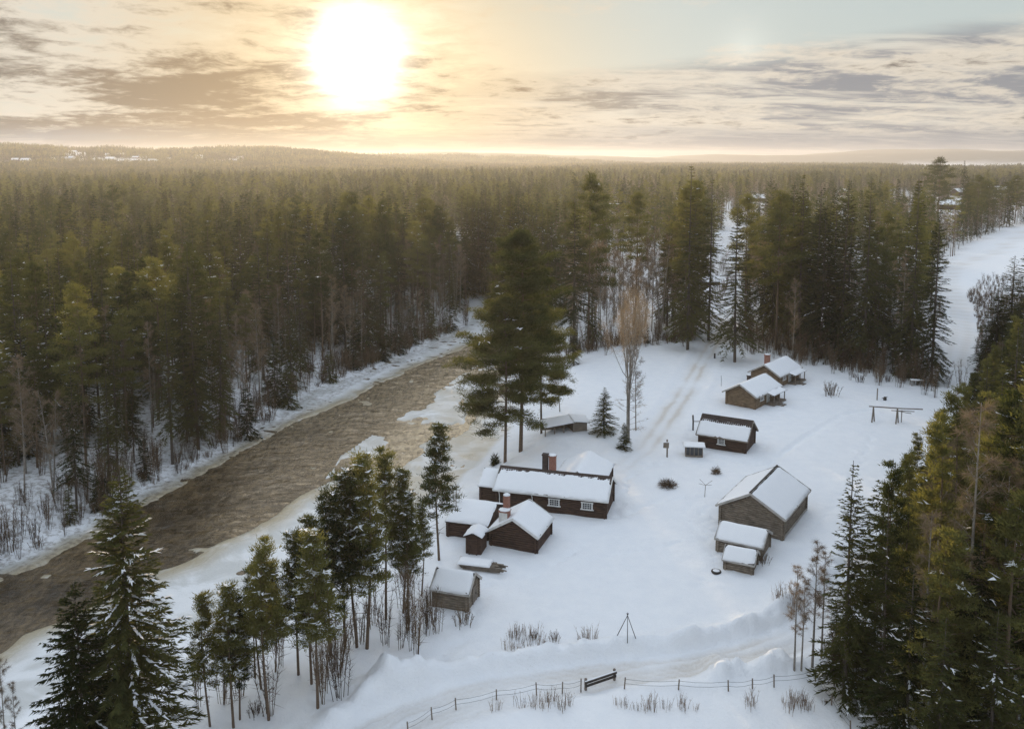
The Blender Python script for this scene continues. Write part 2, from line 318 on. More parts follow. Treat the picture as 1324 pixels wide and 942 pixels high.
def b_snow(nt, p):
    P = objco(nt); n = noise(nt, P, 1.6, 5, 0.6)
    nt.links.new(mix(nt, n, (0.79, 0.81, 0.84), (0.86, 0.87, 0.885)), p.inputs['Base Color']); p.inputs['Roughness'].default_value = 0.7
    p.inputs['Specular IOR Level'].default_value = 0.3
    bump(nt, p, noise(nt, P, 2.5, 6, 0.65), 0.35, 0.06)
M['snow'] = mat('roof_snow', b_snow)
def wood(name, c1, c2, rough=0.85, sc_=(0.6, 0.6, 9)):
    def b(nt, p):
        P = objco(nt); n = noise(nt, objco(nt, sc_), 2.2, 6, 0.65); n2 = noise(nt, P, 1.1, 4, 0.6)
        c = mix(nt, sstep(nt, n, 0.32, 0.68), c1, c2)
        c = mix(nt, mth(nt, 'MULTIPLY', sstep(nt, n2, 0.45, 0.7), 0.5), c, tuple(v * 0.55 for v in c1))
        nt.links.new(c, p.inputs['Base Color']); p.inputs['Roughness'].default_value = rough
        bump(nt, p, n, 0.4, 0.03)
    return mat(name, b)
M['log_grey'] = wood('weathered_logs', (0.12, 0.095, 0.070), (0.31, 0.26, 0.205))
M['log_tan'] = wood('tan_logs', (0.13, 0.088, 0.052), (0.30, 0.215, 0.135))
M['log_red'] = wood('tarred_red_logs', (0.030, 0.017, 0.012), (0.10, 0.055, 0.038))
M['plank'] = wood('grey_planks', (0.14, 0.115, 0.09), (0.26, 0.22, 0.18))
M['dark'] = wood('dark_boards', (0.025, 0.020, 0.017), (0.06, 0.05, 0.042))
M['barge'] = wood('pale_barge_boards', (0.36, 0.34, 0.31), (0.50, 0.48, 0.45))
M['white'] = wood('white_paint', (0.66, 0.66, 0.64), (0.78, 0.78, 0.76), 0.6)
M['tile'] = wood('roof_tiles', (0.045, 0.032, 0.028), (0.09, 0.065, 0.055))
def b_brick(nt, p):
    t = nd(nt, 'ShaderNodeTexBrick'); t.inputs['Scale'].default_value = 3.2; t.inputs['Color1'].default_value = (0.21, 0.062, 0.036, 1); t.inputs['Color2'].default_value = (0.30, 0.10, 0.06, 1); t.inputs['Mortar'].default_value = (0.33, 0.29, 0.25, 1)
    tcn = nd(nt, 'ShaderNodeTexCoord'); s = nd(nt, 'ShaderNodeSeparateXYZ'); nt.links.new(tcn.outputs['Object'], s.inputs[0])
    c = nd(nt, 'ShaderNodeCombineXYZ'); nt.links.new(mth(nt, 'ADD', s.outputs[0], s.outputs[1]), c.inputs[0]); nt.links.new(s.outputs[2], c.inputs[1]); nt.links.new(c.outputs[0], t.inputs['Vector'])
    nt.links.new(t.outputs[0], p.inputs['Base Color']); p.inputs['Roughness'].default_value = 0.9
M['brick'] = mat('red_brick', b_brick)
M['sooty'] = wood('sooty_brick', (0.035, 0.025, 0.022), (0.08, 0.055, 0.045))
def b_glass(nt, p):
    p.inputs['Base Color'].default_value = (0.03, 0.035, 0.04, 1); p.inputs['Roughness'].default_value = 0.06; p.inputs['Specular IOR Level'].default_value = 0.7
M['glass'] = mat('window_glass', b_glass)
def foliage(name, c1, c2, tr=0.45, tcol=None):
    m = bpy.data.materials.new(name); m.use_nodes = True; nt = m.node_tree; nt.nodes.clear()
    oi = nd(nt, 'ShaderNodeObjectInfo'); P = pos(nt)
    n = noise(nt, P, 0.9, 3, 0.6)
    f = mth(nt, 'ADD', mth(nt, 'MULTIPLY', n, 0.60), mth(nt, 'MULTIPLY', oi.outputs['Random'], 0.55), clamp=True)
    c = mix(nt, sstep(nt, f, 0.3, 0.85), c1, c2)
    d = nd(nt, 'ShaderNodeBsdfDiffuse'); nt.links.new(c, d.inputs[0])
    t = nd(nt, 'ShaderNodeBsdfTranslucent'); nt.links.new(mix(nt, 1.0, c, tcol or (1.95, 1.85, 0.95), 'MULTIPLY'), t.inputs[0])
    ms = nd(nt, 'ShaderNodeMixShader'); ms.inputs[0].default_value = tr
    nt.links.new(d.outputs[0], ms.inputs[1]); nt.links.new(t.outputs[0], ms.inputs[2])
    o = nd(nt, 'ShaderNodeOutputMaterial'); nt.links.new(ms.outputs[0], o.inputs[0]); return m
M['spruce'] = foliage('spruce_needles', (0.023, 0.031, 0.014), (0.080, 0.084, 0.037))
M['pine'] = foliage('pine_needles', (0.036, 0.046, 0.022), (0.130, 0.130, 0.058), 0.5)
M['twig'] = foliage('birch_twigs', (0.15, 0.115, 0.08), (0.30, 0.23, 0.16), 0.25, (1.2, 1.1, 0.9))
M['goldtwig'] = foliage('golden_birch_twigs', (0.25, 0.195, 0.135), (0.40, 0.32, 0.23), 0.35, (1.2, 1.1, 0.85))
M['brush'] = foliage('dry_brush', (0.085, 0.060, 0.042), (0.17, 0.125, 0.085), 0.2, (1.1, 1.0, 0.8))
M['bark'] = wood('spruce_bark', (0.055, 0.043, 0.034), (0.11, 0.088, 0.072))
M['pbark'] = wood('pine_bark', (0.085, 0.060, 0.042), (0.17, 0.115, 0.075))
M['bbark'] = wood('birch_bark', (0.16, 0.14, 0.12), (0.34, 0.31, 0.27), 0.8, (3, 3, 1.2))

# ------------------------------------------------------------------ mesh helpers
def mesh_np(name, V, F4, F3, mats, mi4=None, mi3=None, smooth_=False):
    """numpy arrays -> mesh (quads F4, triangles F3)"""
    V = np.asarray(V, np.float32); F4 = np.asarray(F4, np.int32).reshape(-1, 4); F3 = np.asarray(F3, np.int32).reshape(-1, 3)
    me = bpy.data.meshes.new(name); me.vertices.add(len(V)); me.vertices.foreach_set('co', V.ravel())
    nl = len(F4) * 4 + len(F3) * 3; me.loops.add(nl); me.loops.foreach_set('vertex_index', np.concatenate([F4.ravel(), F3.ravel()]))
    me.polygons.add(len(F4) + len(F3))
    st = np.concatenate([np.arange(len(F4)) * 4, len(F4) * 4 + np.arange(len(F3)) * 3]).astype(np.int32)
    me.polygons.foreach_set('loop_start', st)
    mi = np.concatenate([np.zeros(len(F4), np.int32) if mi4 is None else np.asarray(mi4, np.int32), np.zeros(len(F3), np.int32) if mi3 is None else np.asarray(mi3, np.int32)])
    for m in mats: me.materials.append(m)
    me.polygons.foreach_set('material_index', mi)
    if smooth_: me.polygons.foreach_set('use_smooth', np.ones(len(mi), bool))
    me.update(calc_edges=True); me.validate(); return me
class MB:
    def __init__(s): s.v = []; s.f = []; s.n = 0
    def add(s, V, F):
        s.v.extend([tuple(map(float, a)) for a in V]); s.f.extend([tuple(i + s.n for i in f) for f in F]); s.n += len(V)
    def box(s, c, d, rx=0, ry=0, rz=0):
        x, y, z = [k / 2 for k in d]
        from mathutils import Euler
        m = Euler((rx, ry, rz)).to_matrix(); c = Vector(c)
        V = [m @ Vector((a * x, b * y, e * z)) + c for a in (-1, 1) for b in (-1, 1) for e in (-1, 1)]
        s.add(V, [(0, 1, 3, 2), (4, 6, 7, 5), (0, 4, 5, 1), (2, 3, 7, 6), (0, 2, 6, 4), (1, 5, 7, 3)])
    def tube(s, pts, rs, n=6, cap=True):
        pts = [Vector(p) for p in pts]; V = []; F = []
        for i, p in enumerate(pts):
            t = (pts[min(i + 1, len(pts) - 1)] - pts[max(i - 1, 0)]).normalized()
            a = t.cross(Vector((0, 0, 1)) if abs(t.z) < .9 else Vector((1, 0, 0))).normalized(); b = t.cross(a)
            r = rs[i] if hasattr(rs, '__len__') else rs
            for k in range(n):
                q = 2 * math.pi * k / n; V.append(p + (a * math.cos(q) + b * math.sin(q)) * r)
        for i in range(len(pts) - 1):
            for k in range(n): F.append((i * n + k, i * n + (k + 1) % n, (i + 1) * n + (k + 1) % n, (i + 1) * n + k))
        if cap: F.append(tuple(range(n))[::-1]); F.append(tuple((len(pts) - 1) * n + k for k in range(n)))
        s.add(V, F)
    def build(s, name, m, parent=None, smooth_=False):
        me = bpy.data.meshes.new(name); me.from_pydata(s.v, [], s.f); me.materials.append(m)
        if smooth_:
            me.polygons.foreach_set('use_smooth', np.ones(len(me.polygons), bool))
        me.update(); o = bpy.data.objects.new(name, me); col.objects.link(o)
        if parent: o.parent = parent
        return o
def tag(o, label=None, cat=None, group=None, kind=None):
    if label: o['label'] = label
    if cat: o['category'] = cat
    if group: o['group'] = group
    if kind: o['kind'] = kind
    return o
def empty(name, loc, rz=0):
    o = bpy.data.objects.new(name, None); col.objects.link(o); o.location = loc; o.rotation_euler = (0, 0, rz); o.empty_display_size = .3; return o
def link(name, me, parent=None):
    o = bpy.data.objects.new(name, me); col.objects.link(o); o.parent = parent; return o

# ------------------------------------------------------------------ terrain (one sheet to the horizon)
def axis(lo, hi, step, out_lo, out_hi, g):
    a = list(np.arange(lo, hi, step)); s = step
    while a[-1] < out_hi: s *= g; a.append(a[-1] + s)
    b = [lo]; s = step
    while b[-1] > out_lo: s *= g; b.append(b[-1] - s)
    return np.array(b[:0:-1] + a)
xs = axis(-80, 72, 0.33, -7500, 7500, 1.045); ys = axis(54, 200, 0.33, -400, 7100, 1.035)
X, Y = np.meshgrid(xs, ys); nx, ny = len(xs), len(ys)
hh, ice, wet, road, forest, field = fields(X.ravel(), Y.ravel())
# treed ground gets litter
idx = np.arange(nx * ny).reshape(ny, nx)
F4 = np.stack([idx[:-1, :-1], idx[:-1, 1:], idx[1:, 1:], idx[1:, :-1]], -1).reshape(-1, 4)
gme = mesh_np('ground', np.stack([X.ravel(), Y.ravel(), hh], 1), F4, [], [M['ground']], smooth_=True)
ground = link('ground', gme); tag(ground, 'snow covered ground, river banks and plough track', None, None, 'structure')

LB = [(-300, 880), (-100, 782), (0, 728), (110, 676), (190, 632), (300, 582), (400, 512), (460, 476), (560, 435), (600, 420), (606, 398), (600, 372), (612, 366), (628, 375), (640, 395), (660, 405), (700, 415),
      (738, 455), (800, 448), (850, 447), (900, 440), (915, 395), (945, 395), (950, 440), (1000, 446), (1060, 462), (1130, 480), (1190, 490), (1218, 470), (1222, 350), (1240, 320), (1300, 292), (1700, 262)]
LBx = np.array([a for a, b in LB]); LBy = np.array([b for a, b in LB])
RW = poly([(1066, 872), (1100, 815), (1150, 730), (1200, 650), (1245, 560), (1268, 480), (1285, 440), (1330, 415), (1700, 400), (1900, 1150), (1190, 1150), (1120, 930)], 0)
def pj_arr(x, y, z=0.0):
    zz = z - CAMH; dd = y * cp - zz * sp; v = zz * cp + y * sp
    return CXP + FPX * x / dd, PYC - FPX * v / dd
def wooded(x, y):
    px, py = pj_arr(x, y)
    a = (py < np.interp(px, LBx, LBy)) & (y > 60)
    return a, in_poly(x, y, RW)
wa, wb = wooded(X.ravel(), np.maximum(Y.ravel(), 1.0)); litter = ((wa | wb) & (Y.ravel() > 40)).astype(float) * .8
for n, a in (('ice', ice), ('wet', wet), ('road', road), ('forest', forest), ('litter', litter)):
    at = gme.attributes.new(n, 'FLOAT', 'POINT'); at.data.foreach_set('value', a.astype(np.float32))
wv = poly([(-400, 1100), (-300, 760), (560, 400), (900, 400), (800, 470), (600, 700)], ZR - .02)
wx = np.arange(-95, 40, .36); wy = np.arange(60, 240, .36)
WX, WY = np.meshgrid(wx, wy); fl_ = R(17); U_ = WX * math.cos(fl_) - WY * math.sin(fl_); V_ = WX * math.sin(fl_) + WY * math.cos(fl_)
amp = 1.35 + 1.9 * (vnoise(WX / 9, WY / 9))
WZ = ZR - .03 + amp * (fbm(U_ / 1.5 + 3 * vnoise(WX / 5, WY / 5), V_ / 1.1, 3) * .085 + fbm(U_ / 4, V_ / 2.4, 2) * .05)
ii = np.arange(WX.size).reshape(WX.shape); inw_ = (dist_line(WX.ravel(), WY.ravel(), RIVER, True) < 8) | in_poly(WX.ravel(), WY.ravel(), RIVER)
WF = np.stack([ii[:-1, :-1], ii[:-1, 1:], ii[1:, 1:], ii[1:, :-1]], -1).reshape(-1, 4); WF = WF[inw_[WF].all(1)]
used = np.unique(WF); rmap = np.zeros(WX.size, int); rmap[used] = np.arange(len(used))
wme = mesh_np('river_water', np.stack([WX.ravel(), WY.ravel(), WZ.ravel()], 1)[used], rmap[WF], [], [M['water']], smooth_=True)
at_ = wme.attributes.new('shallow_sheen', 'FLOAT', 'POINT'); sxy_ = (WX.ravel()[used], WY.ravel()[used]); at_.data.foreach_set('value', np.maximum(.50 * smooth(sxy_[1] + 10 * fbm(sxy_[0] / 9, sxy_[1] / 9, 3), 112, 160), in_poly(*sxy_, SHALLOW) * smooth(dist_line(*sxy_, SHALLOW, True) + 2 * fbm(sxy_[0] / 4, sxy_[1] / 4, 3), 0, 5)).astype(np.float32))  # distance ramp paints in sky reflection; the polygon part is shallow water
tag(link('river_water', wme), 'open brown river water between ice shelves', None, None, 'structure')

# ------------------------------------------------------------------ trees: mesh generators
class TB:
    def __init__(s): s.v3 = []; s.m3 = []; s.tv = []; s.tf = []; s.tn = 0; s.tm = []
    def tris(s, base, d, side, ln, w, m=0):
        base = np.atleast_2d(base); w = np.broadcast_to(np.asarray(w, float), (len(base),))[:, None]; ln = np.broadcast_to(np.asarray(ln, float), (len(base),))[:, None]
        t = np.stack([base - side * w / 2, base + side * w / 2, base + d * ln], 1)
        s.v3.append(t.reshape(-1, 3)); s.m3.append(np.full(len(base), m))
    def tube(s, pts, rs, n=5, m=0):
        pts = np.asarray(pts, float); k = len(pts); T = np.gradient(pts, axis=0); T /= np.linalg.norm(T, axis=1)[:, None] + 1e-9
        ref = np.where(np.abs(T[:, 2:3]) < .9, [[0, 0, 1.]], [[1., 0, 0]]); A = np.cross(T, ref); A /= np.linalg.norm(A, axis=1)[:, None] + 1e-9; B = np.cross(T, A)
        q = np.arange(n) * 2 * math.pi / n
        V = pts[:, None] + (A[:, None] * np.cos(q)[None, :, None] + B[:, None] * np.sin(q)[None, :, None]) * np.asarray(rs, float)[:, None, None]
        ii = np.arange(k * n).reshape(k, n) + s.tn
        F = np.stack([ii[:-1], np.roll(ii, -1, 1)[:-1], np.roll(ii, -1, 1)[1:], ii[1:]], -1).reshape(-1, 4)
        s.tv.append(V.reshape(-1, 3)); s.tf.append(F); s.tm.append(np.full(len(F), m)); s.tn += k * n
    def mesh(s, name, mats):
        V = list(s.tv); F4 = np.concatenate(s.tf) if s.tf else np.zeros((0, 4), int); m4 = np.concatenate(s.tm) if s.tm else []
        if s.v3:
            t = np.concatenate(s.v3); F3 = np.arange(len(t)).reshape(-1, 3) + s.tn; m3 = np.concatenate(s.m3); V.append(t)
        else: F3 = []; m3 = []
        return mesh_np(name, np.concatenate(V), F4, F3, mats, m4, m3)
def unit(v): return v / (np.linalg.norm(v, axis=-1, keepdims=True) + 1e-9)
def trunk_pts(rng, H, bend=.25, n=8):
    z = np.linspace(-.6, H, n); o = rng.randn(2) * bend
    return np.stack([o[0] * np.sin(z / H * 2.2) * (z > 0), o[1] * np.sin(z / H * 2.6) * (z > 0), z], 1)

def gen_spruce(seed, H=22., Rr=3.0, z0=.06, dens=1., snow=.08, droop=.35, step=.5, far=False):
    rng = np.random.RandomState(seed); T = TB(); C = TB()
    tp = trunk_pts(rng, H, .12); T.tube(tp, np.linspace(.009 * H, .02, len(tp)), 5 if far else 7)
    z = z0 * H; gapc = rng.rand(6) * 6.28
    while z < H * .985:
        t = (z / H - z0) / (1 - z0); nb = int(rng.randint(6, 10) * (1 if t < .85 else .7))
        for k in range(nb):
            a = rng.rand() * 6.283
            r = (Rr * (1 - t) ** .82 * rng.uniform(.72, 1.14) + .12) * (1 + .10 * math.sin(a * 2 + gapc[0]) + .08 * math.sin(5 * t * 3 + gapc[1]))
            if rng.rand() < .06: r *= .45
            out = np.array([math.cos(a), math.sin(a), 0]); sd = np.array([-math.sin(a), math.cos(a), 0])
            rise = (-.42 + 1.05 * t ** 1.3) + rng.randn() * .08
            n = max(4, int(r / (.15 if far else .085) * dens)); s = rng.rand(n) ** .75 * .95 + .05
            pz = r * (rise * s - droop * s * s * (1 - t * .6) + .16 * s ** 3)
            P = out * (r * s)[:, None] + np.array([0, 0, z]) + np.stack([0 * s, 0 * s, pz], 1)
            sg = np.where(rng.rand(n) < .5, -1, 1)[:, None]
            D = unit(out * rng.uniform(.45, 1.0, (n, 1)) + sd * sg * rng.uniform(.25, .95, (n, 1)) + np.array([0, 0, -1]) * rng.uniform(-.05, .65, (n, 1)) * (1 - t * .6))
            ln = (.22 + .50 * (1 - s) * (r / Rr) + .30 * r / Rr) * rng.uniform(.7, 1.3, n) * (1.5 if far else 1); ln = np.minimum(ln, .95) * (1 if far else .85)
            W = unit(np.cross(D, rng.randn(n, 3) * .5 + np.array([0, 0, 1.])))
            mm = 0
            C.tris(P, D, W, ln, rng.uniform(.13, .24, n) * (1.9 if far else .62), 0)
            if r > .7 and not far: C.tube([[0, 0, z], out * r * .5 + [0, 0, z + r * (rise * .5 - droop * .25)], out * r * .9 + [0, 0, z + r * (rise * .9 - droop * .81 + .11)]], [.03, .02, .006], 3, 2)
            if rng.rand() < snow * 1.3 and r > .9 and t < .8:
                m_ = max(2, int(n * .30)); q = rng.choice(n, m_)
                W2 = unit(sd + rng.randn(m_, 3) * .2); D2 = unit(out + rng.randn(m_, 3) * .25)
                C.tris(P[q] + [0, 0, .07], D2, W2, rng.uniform(.25, .55, m_), rng.uniform(.10, .22, m_), 1)
        z += step * rng.uniform(.75, 1.25) * (1 - .35 * t)
    return T, C, (M['bark'],), (M['spruce'], M['snow'], M['bark'])

def gen_pine(seed, H=20., Rr=3.2, z0=.42, nl=30, dens=1., snow=.05, young=False, far=False):
    rng = np.random.RandomState(seed); T = TB(); C = TB()
    tp = trunk_pts(rng, H * .97, .3); T.tube(tp, np.linspace(.0085 * H, .02, len(tp)), 5 if far else 7)
    if not far:
        for k in range(10):   # dead stubs
            z = rng.uniform(.15, z0) * H; a = rng.rand() * 6.28; l = rng.uniform(.4, 1.3)
            T.tube([[0, 0, z], [math.cos(a) * l, math.sin(a) * l, z + rng.uniform(-.2, .2)]], [.03, .01], 3)
    for i in range(nl):
        t = (i + rng.rand()) / nl; z = H * (z0 + (1 - z0) * t * .985)
        prof = (1 - t) ** .85 * (.8 + .2 * min(1, t * 6)) if young else (math.sin(math.pi * min(1, .22 + .80 * t)) ** .7 * (.55 + .6 * rng.rand()))
        a = i * 2.4 + rng.randn() * .5; L = max(.5, Rr * prof * rng.uniform(.75, 1.15))
        out = np.array([math.cos(a), math.sin(a), 0]); sd = np.array([-math.sin(a), math.cos(a), 0])
        up = (.25 + .55 * t if young else -.10 + .75 * t) + rng.randn() * .12
        ctr = np.array([tp[-1, 0] * z / H * .5, 0, z])
        pts = [ctr, ctr + out * L * .5 + [0, 0, L * up * .42], ctr + out * L + [0, 0, L * up]]
        if not far: C.tube(pts, [.05, .035, .012], 3, 2)
        nc = max(2, int((3 + L * 1.6) * dens))
        for j in range(nc):
            s = rng.uniform(.30, 1.0) if j else 1.0
            off = sd * rng.randn() * .34 * L * s * .8
            c = ctr + out * L * s + [0, 0, L * up * s * (.8 + .2 * s)] + off + [0, 0, rng.uniform(-.1, .3)]
            if not far and abs(off).sum() > .35: C.tube([ctr + out * L * s * .75 + [0, 0, L * up * s * .7], c], [.018, .008], 3, 2)
            nt_ = 26 if far else int(80 * (0.8 if young else 1)); rad = (.42 if young else .62) * rng.uniform(.75, 1.25)
            q = rng.randn(nt_, 3) * [.55, .55, .28] * rad
            D = unit(q * [1, 1, .6] + out * .25 + np.array([0, 0, .45]) + rng.randn(nt_, 3) * .45)
            if young: D = unit(D + np.array([0, 0, .35]))
            W = unit(np.cross(D, rng.randn(nt_, 3)))
            C.tris(c + q, D, W, rng.uniform(.20, .40, nt_) * (1.5 if far else 1), rng.uniform(.05, .10, nt_) * (1.9 if far else 1), 0)
            if rng.rand() < snow * 1.6:
                m_ = 5; q = rng.randn(m_, 3) * [.4, .4, .04] * rad
                C.tris(c + q + [0, 0, .2], unit(rng.randn(m_, 3) * [1, 1, .2]), unit(rng.randn(m_, 3) * [1, 1, .2]), rng.uniform(.3, .55, m_), rng.uniform(.2, .36, m_), 1)
    return T, C, (M['pbark'],), (M['pine'], M['snow'], M['pbark'])

def gen_birch(seed, H=20., Rr=3.0, z0=.30, nl=34, stems=1, far=False):
    rng = np.random.RandomState(seed); T = TB(); C = TB()
    for si in range(stems):
        a0 = rng.rand() * 6.28; Hs = H * (1 if si == 0 else rng.uniform(.8, .95)); lean = 0.0 if stems == 1 else rng.uniform(.06, .12)
        tp = trunk_pts(rng, Hs, .3); tp[:, 0] += math.cos(a0) * lean * tp[:, 2]; tp[:, 1] += math.sin(a0) * lean * tp[:, 2]
        T.tube(tp, np.linspace(.0085 * H, .02, len(tp)), 5)
        for i in range(nl // stems + 4):
            t = (i + rng.rand()) / (nl // stems + 4); z = Hs * (z0 + (1 - z0) * t * .99)
            c0 = np.array([np.interp(z, tp[:, 2], tp[:, 0]), np.interp(z, tp[:, 2], tp[:, 1]), z])
            a = rng.rand() * 6.28; L = Rr * (1.35 * (1 - t) ** .6 * (.5 + t * .5) + .12) * rng.uniform(.6, 1.1)
            out = np.array([math.cos(a), math.sin(a), 0]); el = rng.uniform(.9, 1.7)
            P = np.array([c0 + out * L * s + [0, 0, L * el * (s - .25 * s * s)] for s in (0, .35, .7, 1)])
            C.tube(P, [.028, .02, .012, .005], 3, 1)
            n2 = 5 if far else 12
            for j in range(n2):
                s = rng.uniform(.2, 1); b = np.array([np.interp(s, [0, .35, .7, 1], P[:, k]) for k in range(3)])
                d2 = unit(out * .5 + rng.randn(3) * .6 + [0, 0, .55]); l2 = L * rng.uniform(.2, .45)
                C.tris(b, d2[None], unit(np.cross(d2, rng.randn(3)))[None], l2, .03 if not far else .08, 1)
                n3 = 8 if far else 13; ss = rng.rand(n3)[:, None]
                b3 = b + d2 * l2 * ss; d3 = unit(d2 * .6 + rng.randn(n3, 3) * .55 + [0, 0, -.15])
                C.tris(b3, d3, unit(np.cross(d3, rng.randn(n3, 3))), rng.uniform(.3, .9, n3), .020 if not far else .07, 0)
    return T, C, (M['bbark'],), (M['twig'], M['bbark'])

def gen_fan(seed, H=22., Rr=3.9, n=24):
    rng = np.random.RandomState(seed); T = TB(); C = TB()
    for q in (-.25, .25):
        T.tube([[q, 0, -.5], [q * .9, .05, H * .2], [q * 1.5, 0, H * .42], [q * 2.2, .1, H * .62]], [.17, .15, .12, .07], 6)
    for i in range(n):
        a = i * 2.4 + rng.randn() * .3; q = -.25 if i % 2 else .25; out = np.array([math.cos(a), math.sin(a), 0]); b = np.array([q * 1.3, 0, H * rng.uniform(.26, .6)])
        top = H * rng.uniform(.78, 1.0); r = Rr * rng.uniform(.25, 1.0) * (1.15 - .55 * (top / H - .78) / .22)
        S = np.linspace(0, 1, 7)[:, None]; P = b + out * r * (S ** .75) + np.array([0, 0, top - b[2]]) * S + rng.randn(7, 3) * .08 * S
        C.tube(P, np.linspace(.055, .012, 7), 4, 1)
        m = 240; s = rng.uniform(.42, 1, m) ** .8; c = np.stack([np.interp(s, S[:, 0], P[:, k]) for k in range(3)], 1)
        c = c + rng.randn(m, 3) * .42 * np.array([1, 1, .7]); D = unit(out * .3 + rng.randn(m, 3) * .45 + np.array([0, 0, -.15]) + (rng.rand(m, 1) < .5) * np.array([0, 0, 1.1]))
        C.tris(c, D, unit(np.cross(D, rng.randn(m, 3))), rng.uniform(.3, .9, m), .03, 0)
        for k in range(6):
            s_ = rng.uniform(.3, .95); c0 = np.array([np.interp(s_, S[:, 0], P[:, k2]) for k2 in range(3)]); d = unit(out * .7 + rng.randn(3) * .5 + [0, 0, 1.1]); C.tube([c0, c0 + d * rng.uniform(.8, 1.8)], [.018, .006], 3, 1)
    for i in range(26):
        z = H * rng.uniform(.08, .40); a = rng.rand() * 6.28; d = unit(np.array([math.cos(a), math.sin(a), rng.uniform(-.1, .7)])); b = np.array([0, 0, z]); L = rng.uniform(1.2, 3.2); C.tube([b, b + d * L * .6, b + d * L + [0, 0, .3]], [.025, .015, .005], 3, 1)
        m = 26; ss = rng.uniform(.3, 1, (m, 1)); D = unit(d + rng.randn(m, 3) * .6); C.tris(b + d * L * ss, D, unit(np.cross(D, rng.randn(m, 3))), rng.uniform(.3, .8, m), .028, 0)
    return T, C, (M['bbark'],), (M['goldtwig'], M['bbark'])
def gen_brush(seed, H=3., n=14, spread=.5, fine=6, w=.045):
    rng = np.random.RandomState(seed); C = TB()
    for i in range(n):
        a = rng.rand() * 6.28; b = np.array([math.cos(a), math.sin(a), 0]) * rng.rand() * spread; d = unit(np.array([math.cos(a), math.sin(a), 0]) * rng.uniform(.05, .5) * spread * 1.2 + [0, 0, 1.]); h = H * rng.uniform(.5, 1)
        C.tube([b - [0, 0, .3], b + d * h * .5, b + d * h + rng.randn(3) * .1], [w * .6, w * .45, w * .15], 3)
        ss = rng.uniform(.25, .98, fine)[:, None]; dd = unit(d + rng.randn(fine, 3) * .5)
        C.tris(b + d * h * ss, dd, unit(np.cross(dd, rng.randn(fine, 3))), rng.uniform(.15, .35, fine) * H * .6, w * .7)
    return C
def gen_ball(seed, r=1.2, h=1.2, n=500):
    rng = np.random.RandomState(seed); C = TB(); d = unit(rng.randn(n, 3)); d[:, 2] = np.abs(d[:, 2]); b = d * rng.uniform(.15, .8, (n, 1)) * [r, r, h]
    dd = unit(d + rng.randn(n, 3) * .45); C.tris(b, dd, unit(np.cross(dd, rng.randn(n, 3))), rng.uniform(.25, .6, n), .05)
    return C

def make_lib(kind, gens):
    out = []
    for i, g in enumerate(gens):
        T, C, tm, cm = g
        out.append((T.mesh(kind + '_trunk', tm), C.mesh(kind + '_crown', cm)))
    return out
LIB = {
 'spruce': make_lib('spruce', [gen_spruce(11, 22, 3.0, .05, snow=.04), gen_spruce(12, 22, 3.6, .03, snow=.08), gen_spruce(13, 22, 2.4, .12, snow=.03), gen_spruce(14, 22, 3.1, .16, snow=.12), gen_spruce(15, 22, 2.6, .25, snow=.03)]),
 'pine': make_lib('pine', [gen_pine(21, 22, 3.4, .42, 32, snow=.02), gen_pine(22, 22, 2.9, .50, 26, snow=.06), gen_pine(23, 22, 3.9, .36, 36, snow=.02), gen_pine(24, 22, 2.6, .42, 28, snow=.10), gen_pine(25, 22, 3.4, .20, 44, young=True, dens=1.1, snow=.03), gen_pine(26, 22, 3.0, .28, 40, young=True, dens=1.1, snow=.03)]),
 'birch': make_lib('birch', [gen_birch(31, 20, 2.6), gen_birch(32, 20, 2.1, .4), gen_birch(33, 20, 2.9, .25, 40, stems=2), gen_birch(34, 20, 1.5, .35, 20)]),
}
NOM = {'spruce': 22., 'pine': 22., 'birch': 20.}
T, C, tm, cm = gen_spruce(71, 22, 5.0, .02, dens=1.7, snow=.16, step=.33); BIGSPRUCE = (T.mesh('spruce_trunk', tm), C.mesh('spruce_crown', cm))
T, C, tm, cm = gen_spruce(72, 17, 5.0, .02, dens=1.7, snow=.03, step=.30); DARKSPRUCE = (T.mesh('spruce_trunk', tm), C.mesh('spruce_crown', cm))
T, C, tm, cm = gen_pine(73, 22, 5.4, .24, 62, dens=1.7, snow=.01); BIGPINE = (T.mesh('pine_trunk', tm), C.mesh('pine_crown', cm))
T, C, tm, cm = gen_pine(74, 26, 4.6, .36, 60, dens=1.6, snow=.01); BIGPINE2 = (T.mesh('pine_trunk', tm), C.mesh('pine_crown', cm))
T, C, tm, cm = gen_fan(75); BIGBIRCH = (T.mesh('birch_trunk', tm), C.mesh('birch_crown', cm))
YP = []
for s_, z_, n_, sn in ((81, .34, 40, .10), (82, .42, 36, .12), (83, .28, 44, .22), (84, .38, 38, .25)):
    T, C, tm, cm = gen_pine(s_, 15, 1.9, z_, n_, young=True, snow=sn); YP.append((T.mesh('pine_trunk', tm), C.mesh('pine_crown', cm)))

def put_tree(name, meshes, x, y, z, s, rz, label, cat, group=None, sxy=1.0, tilt=(0, 0)):
    e = empty(name, (x, y, z), rz); e.rotation_euler = (tilt[0], tilt[1], rz); e.scale = (s * sxy, s * sxy, s)
    link('trunk', meshes[0], e); link('crown', meshes[1], e); tag(e, label, cat, group); return e

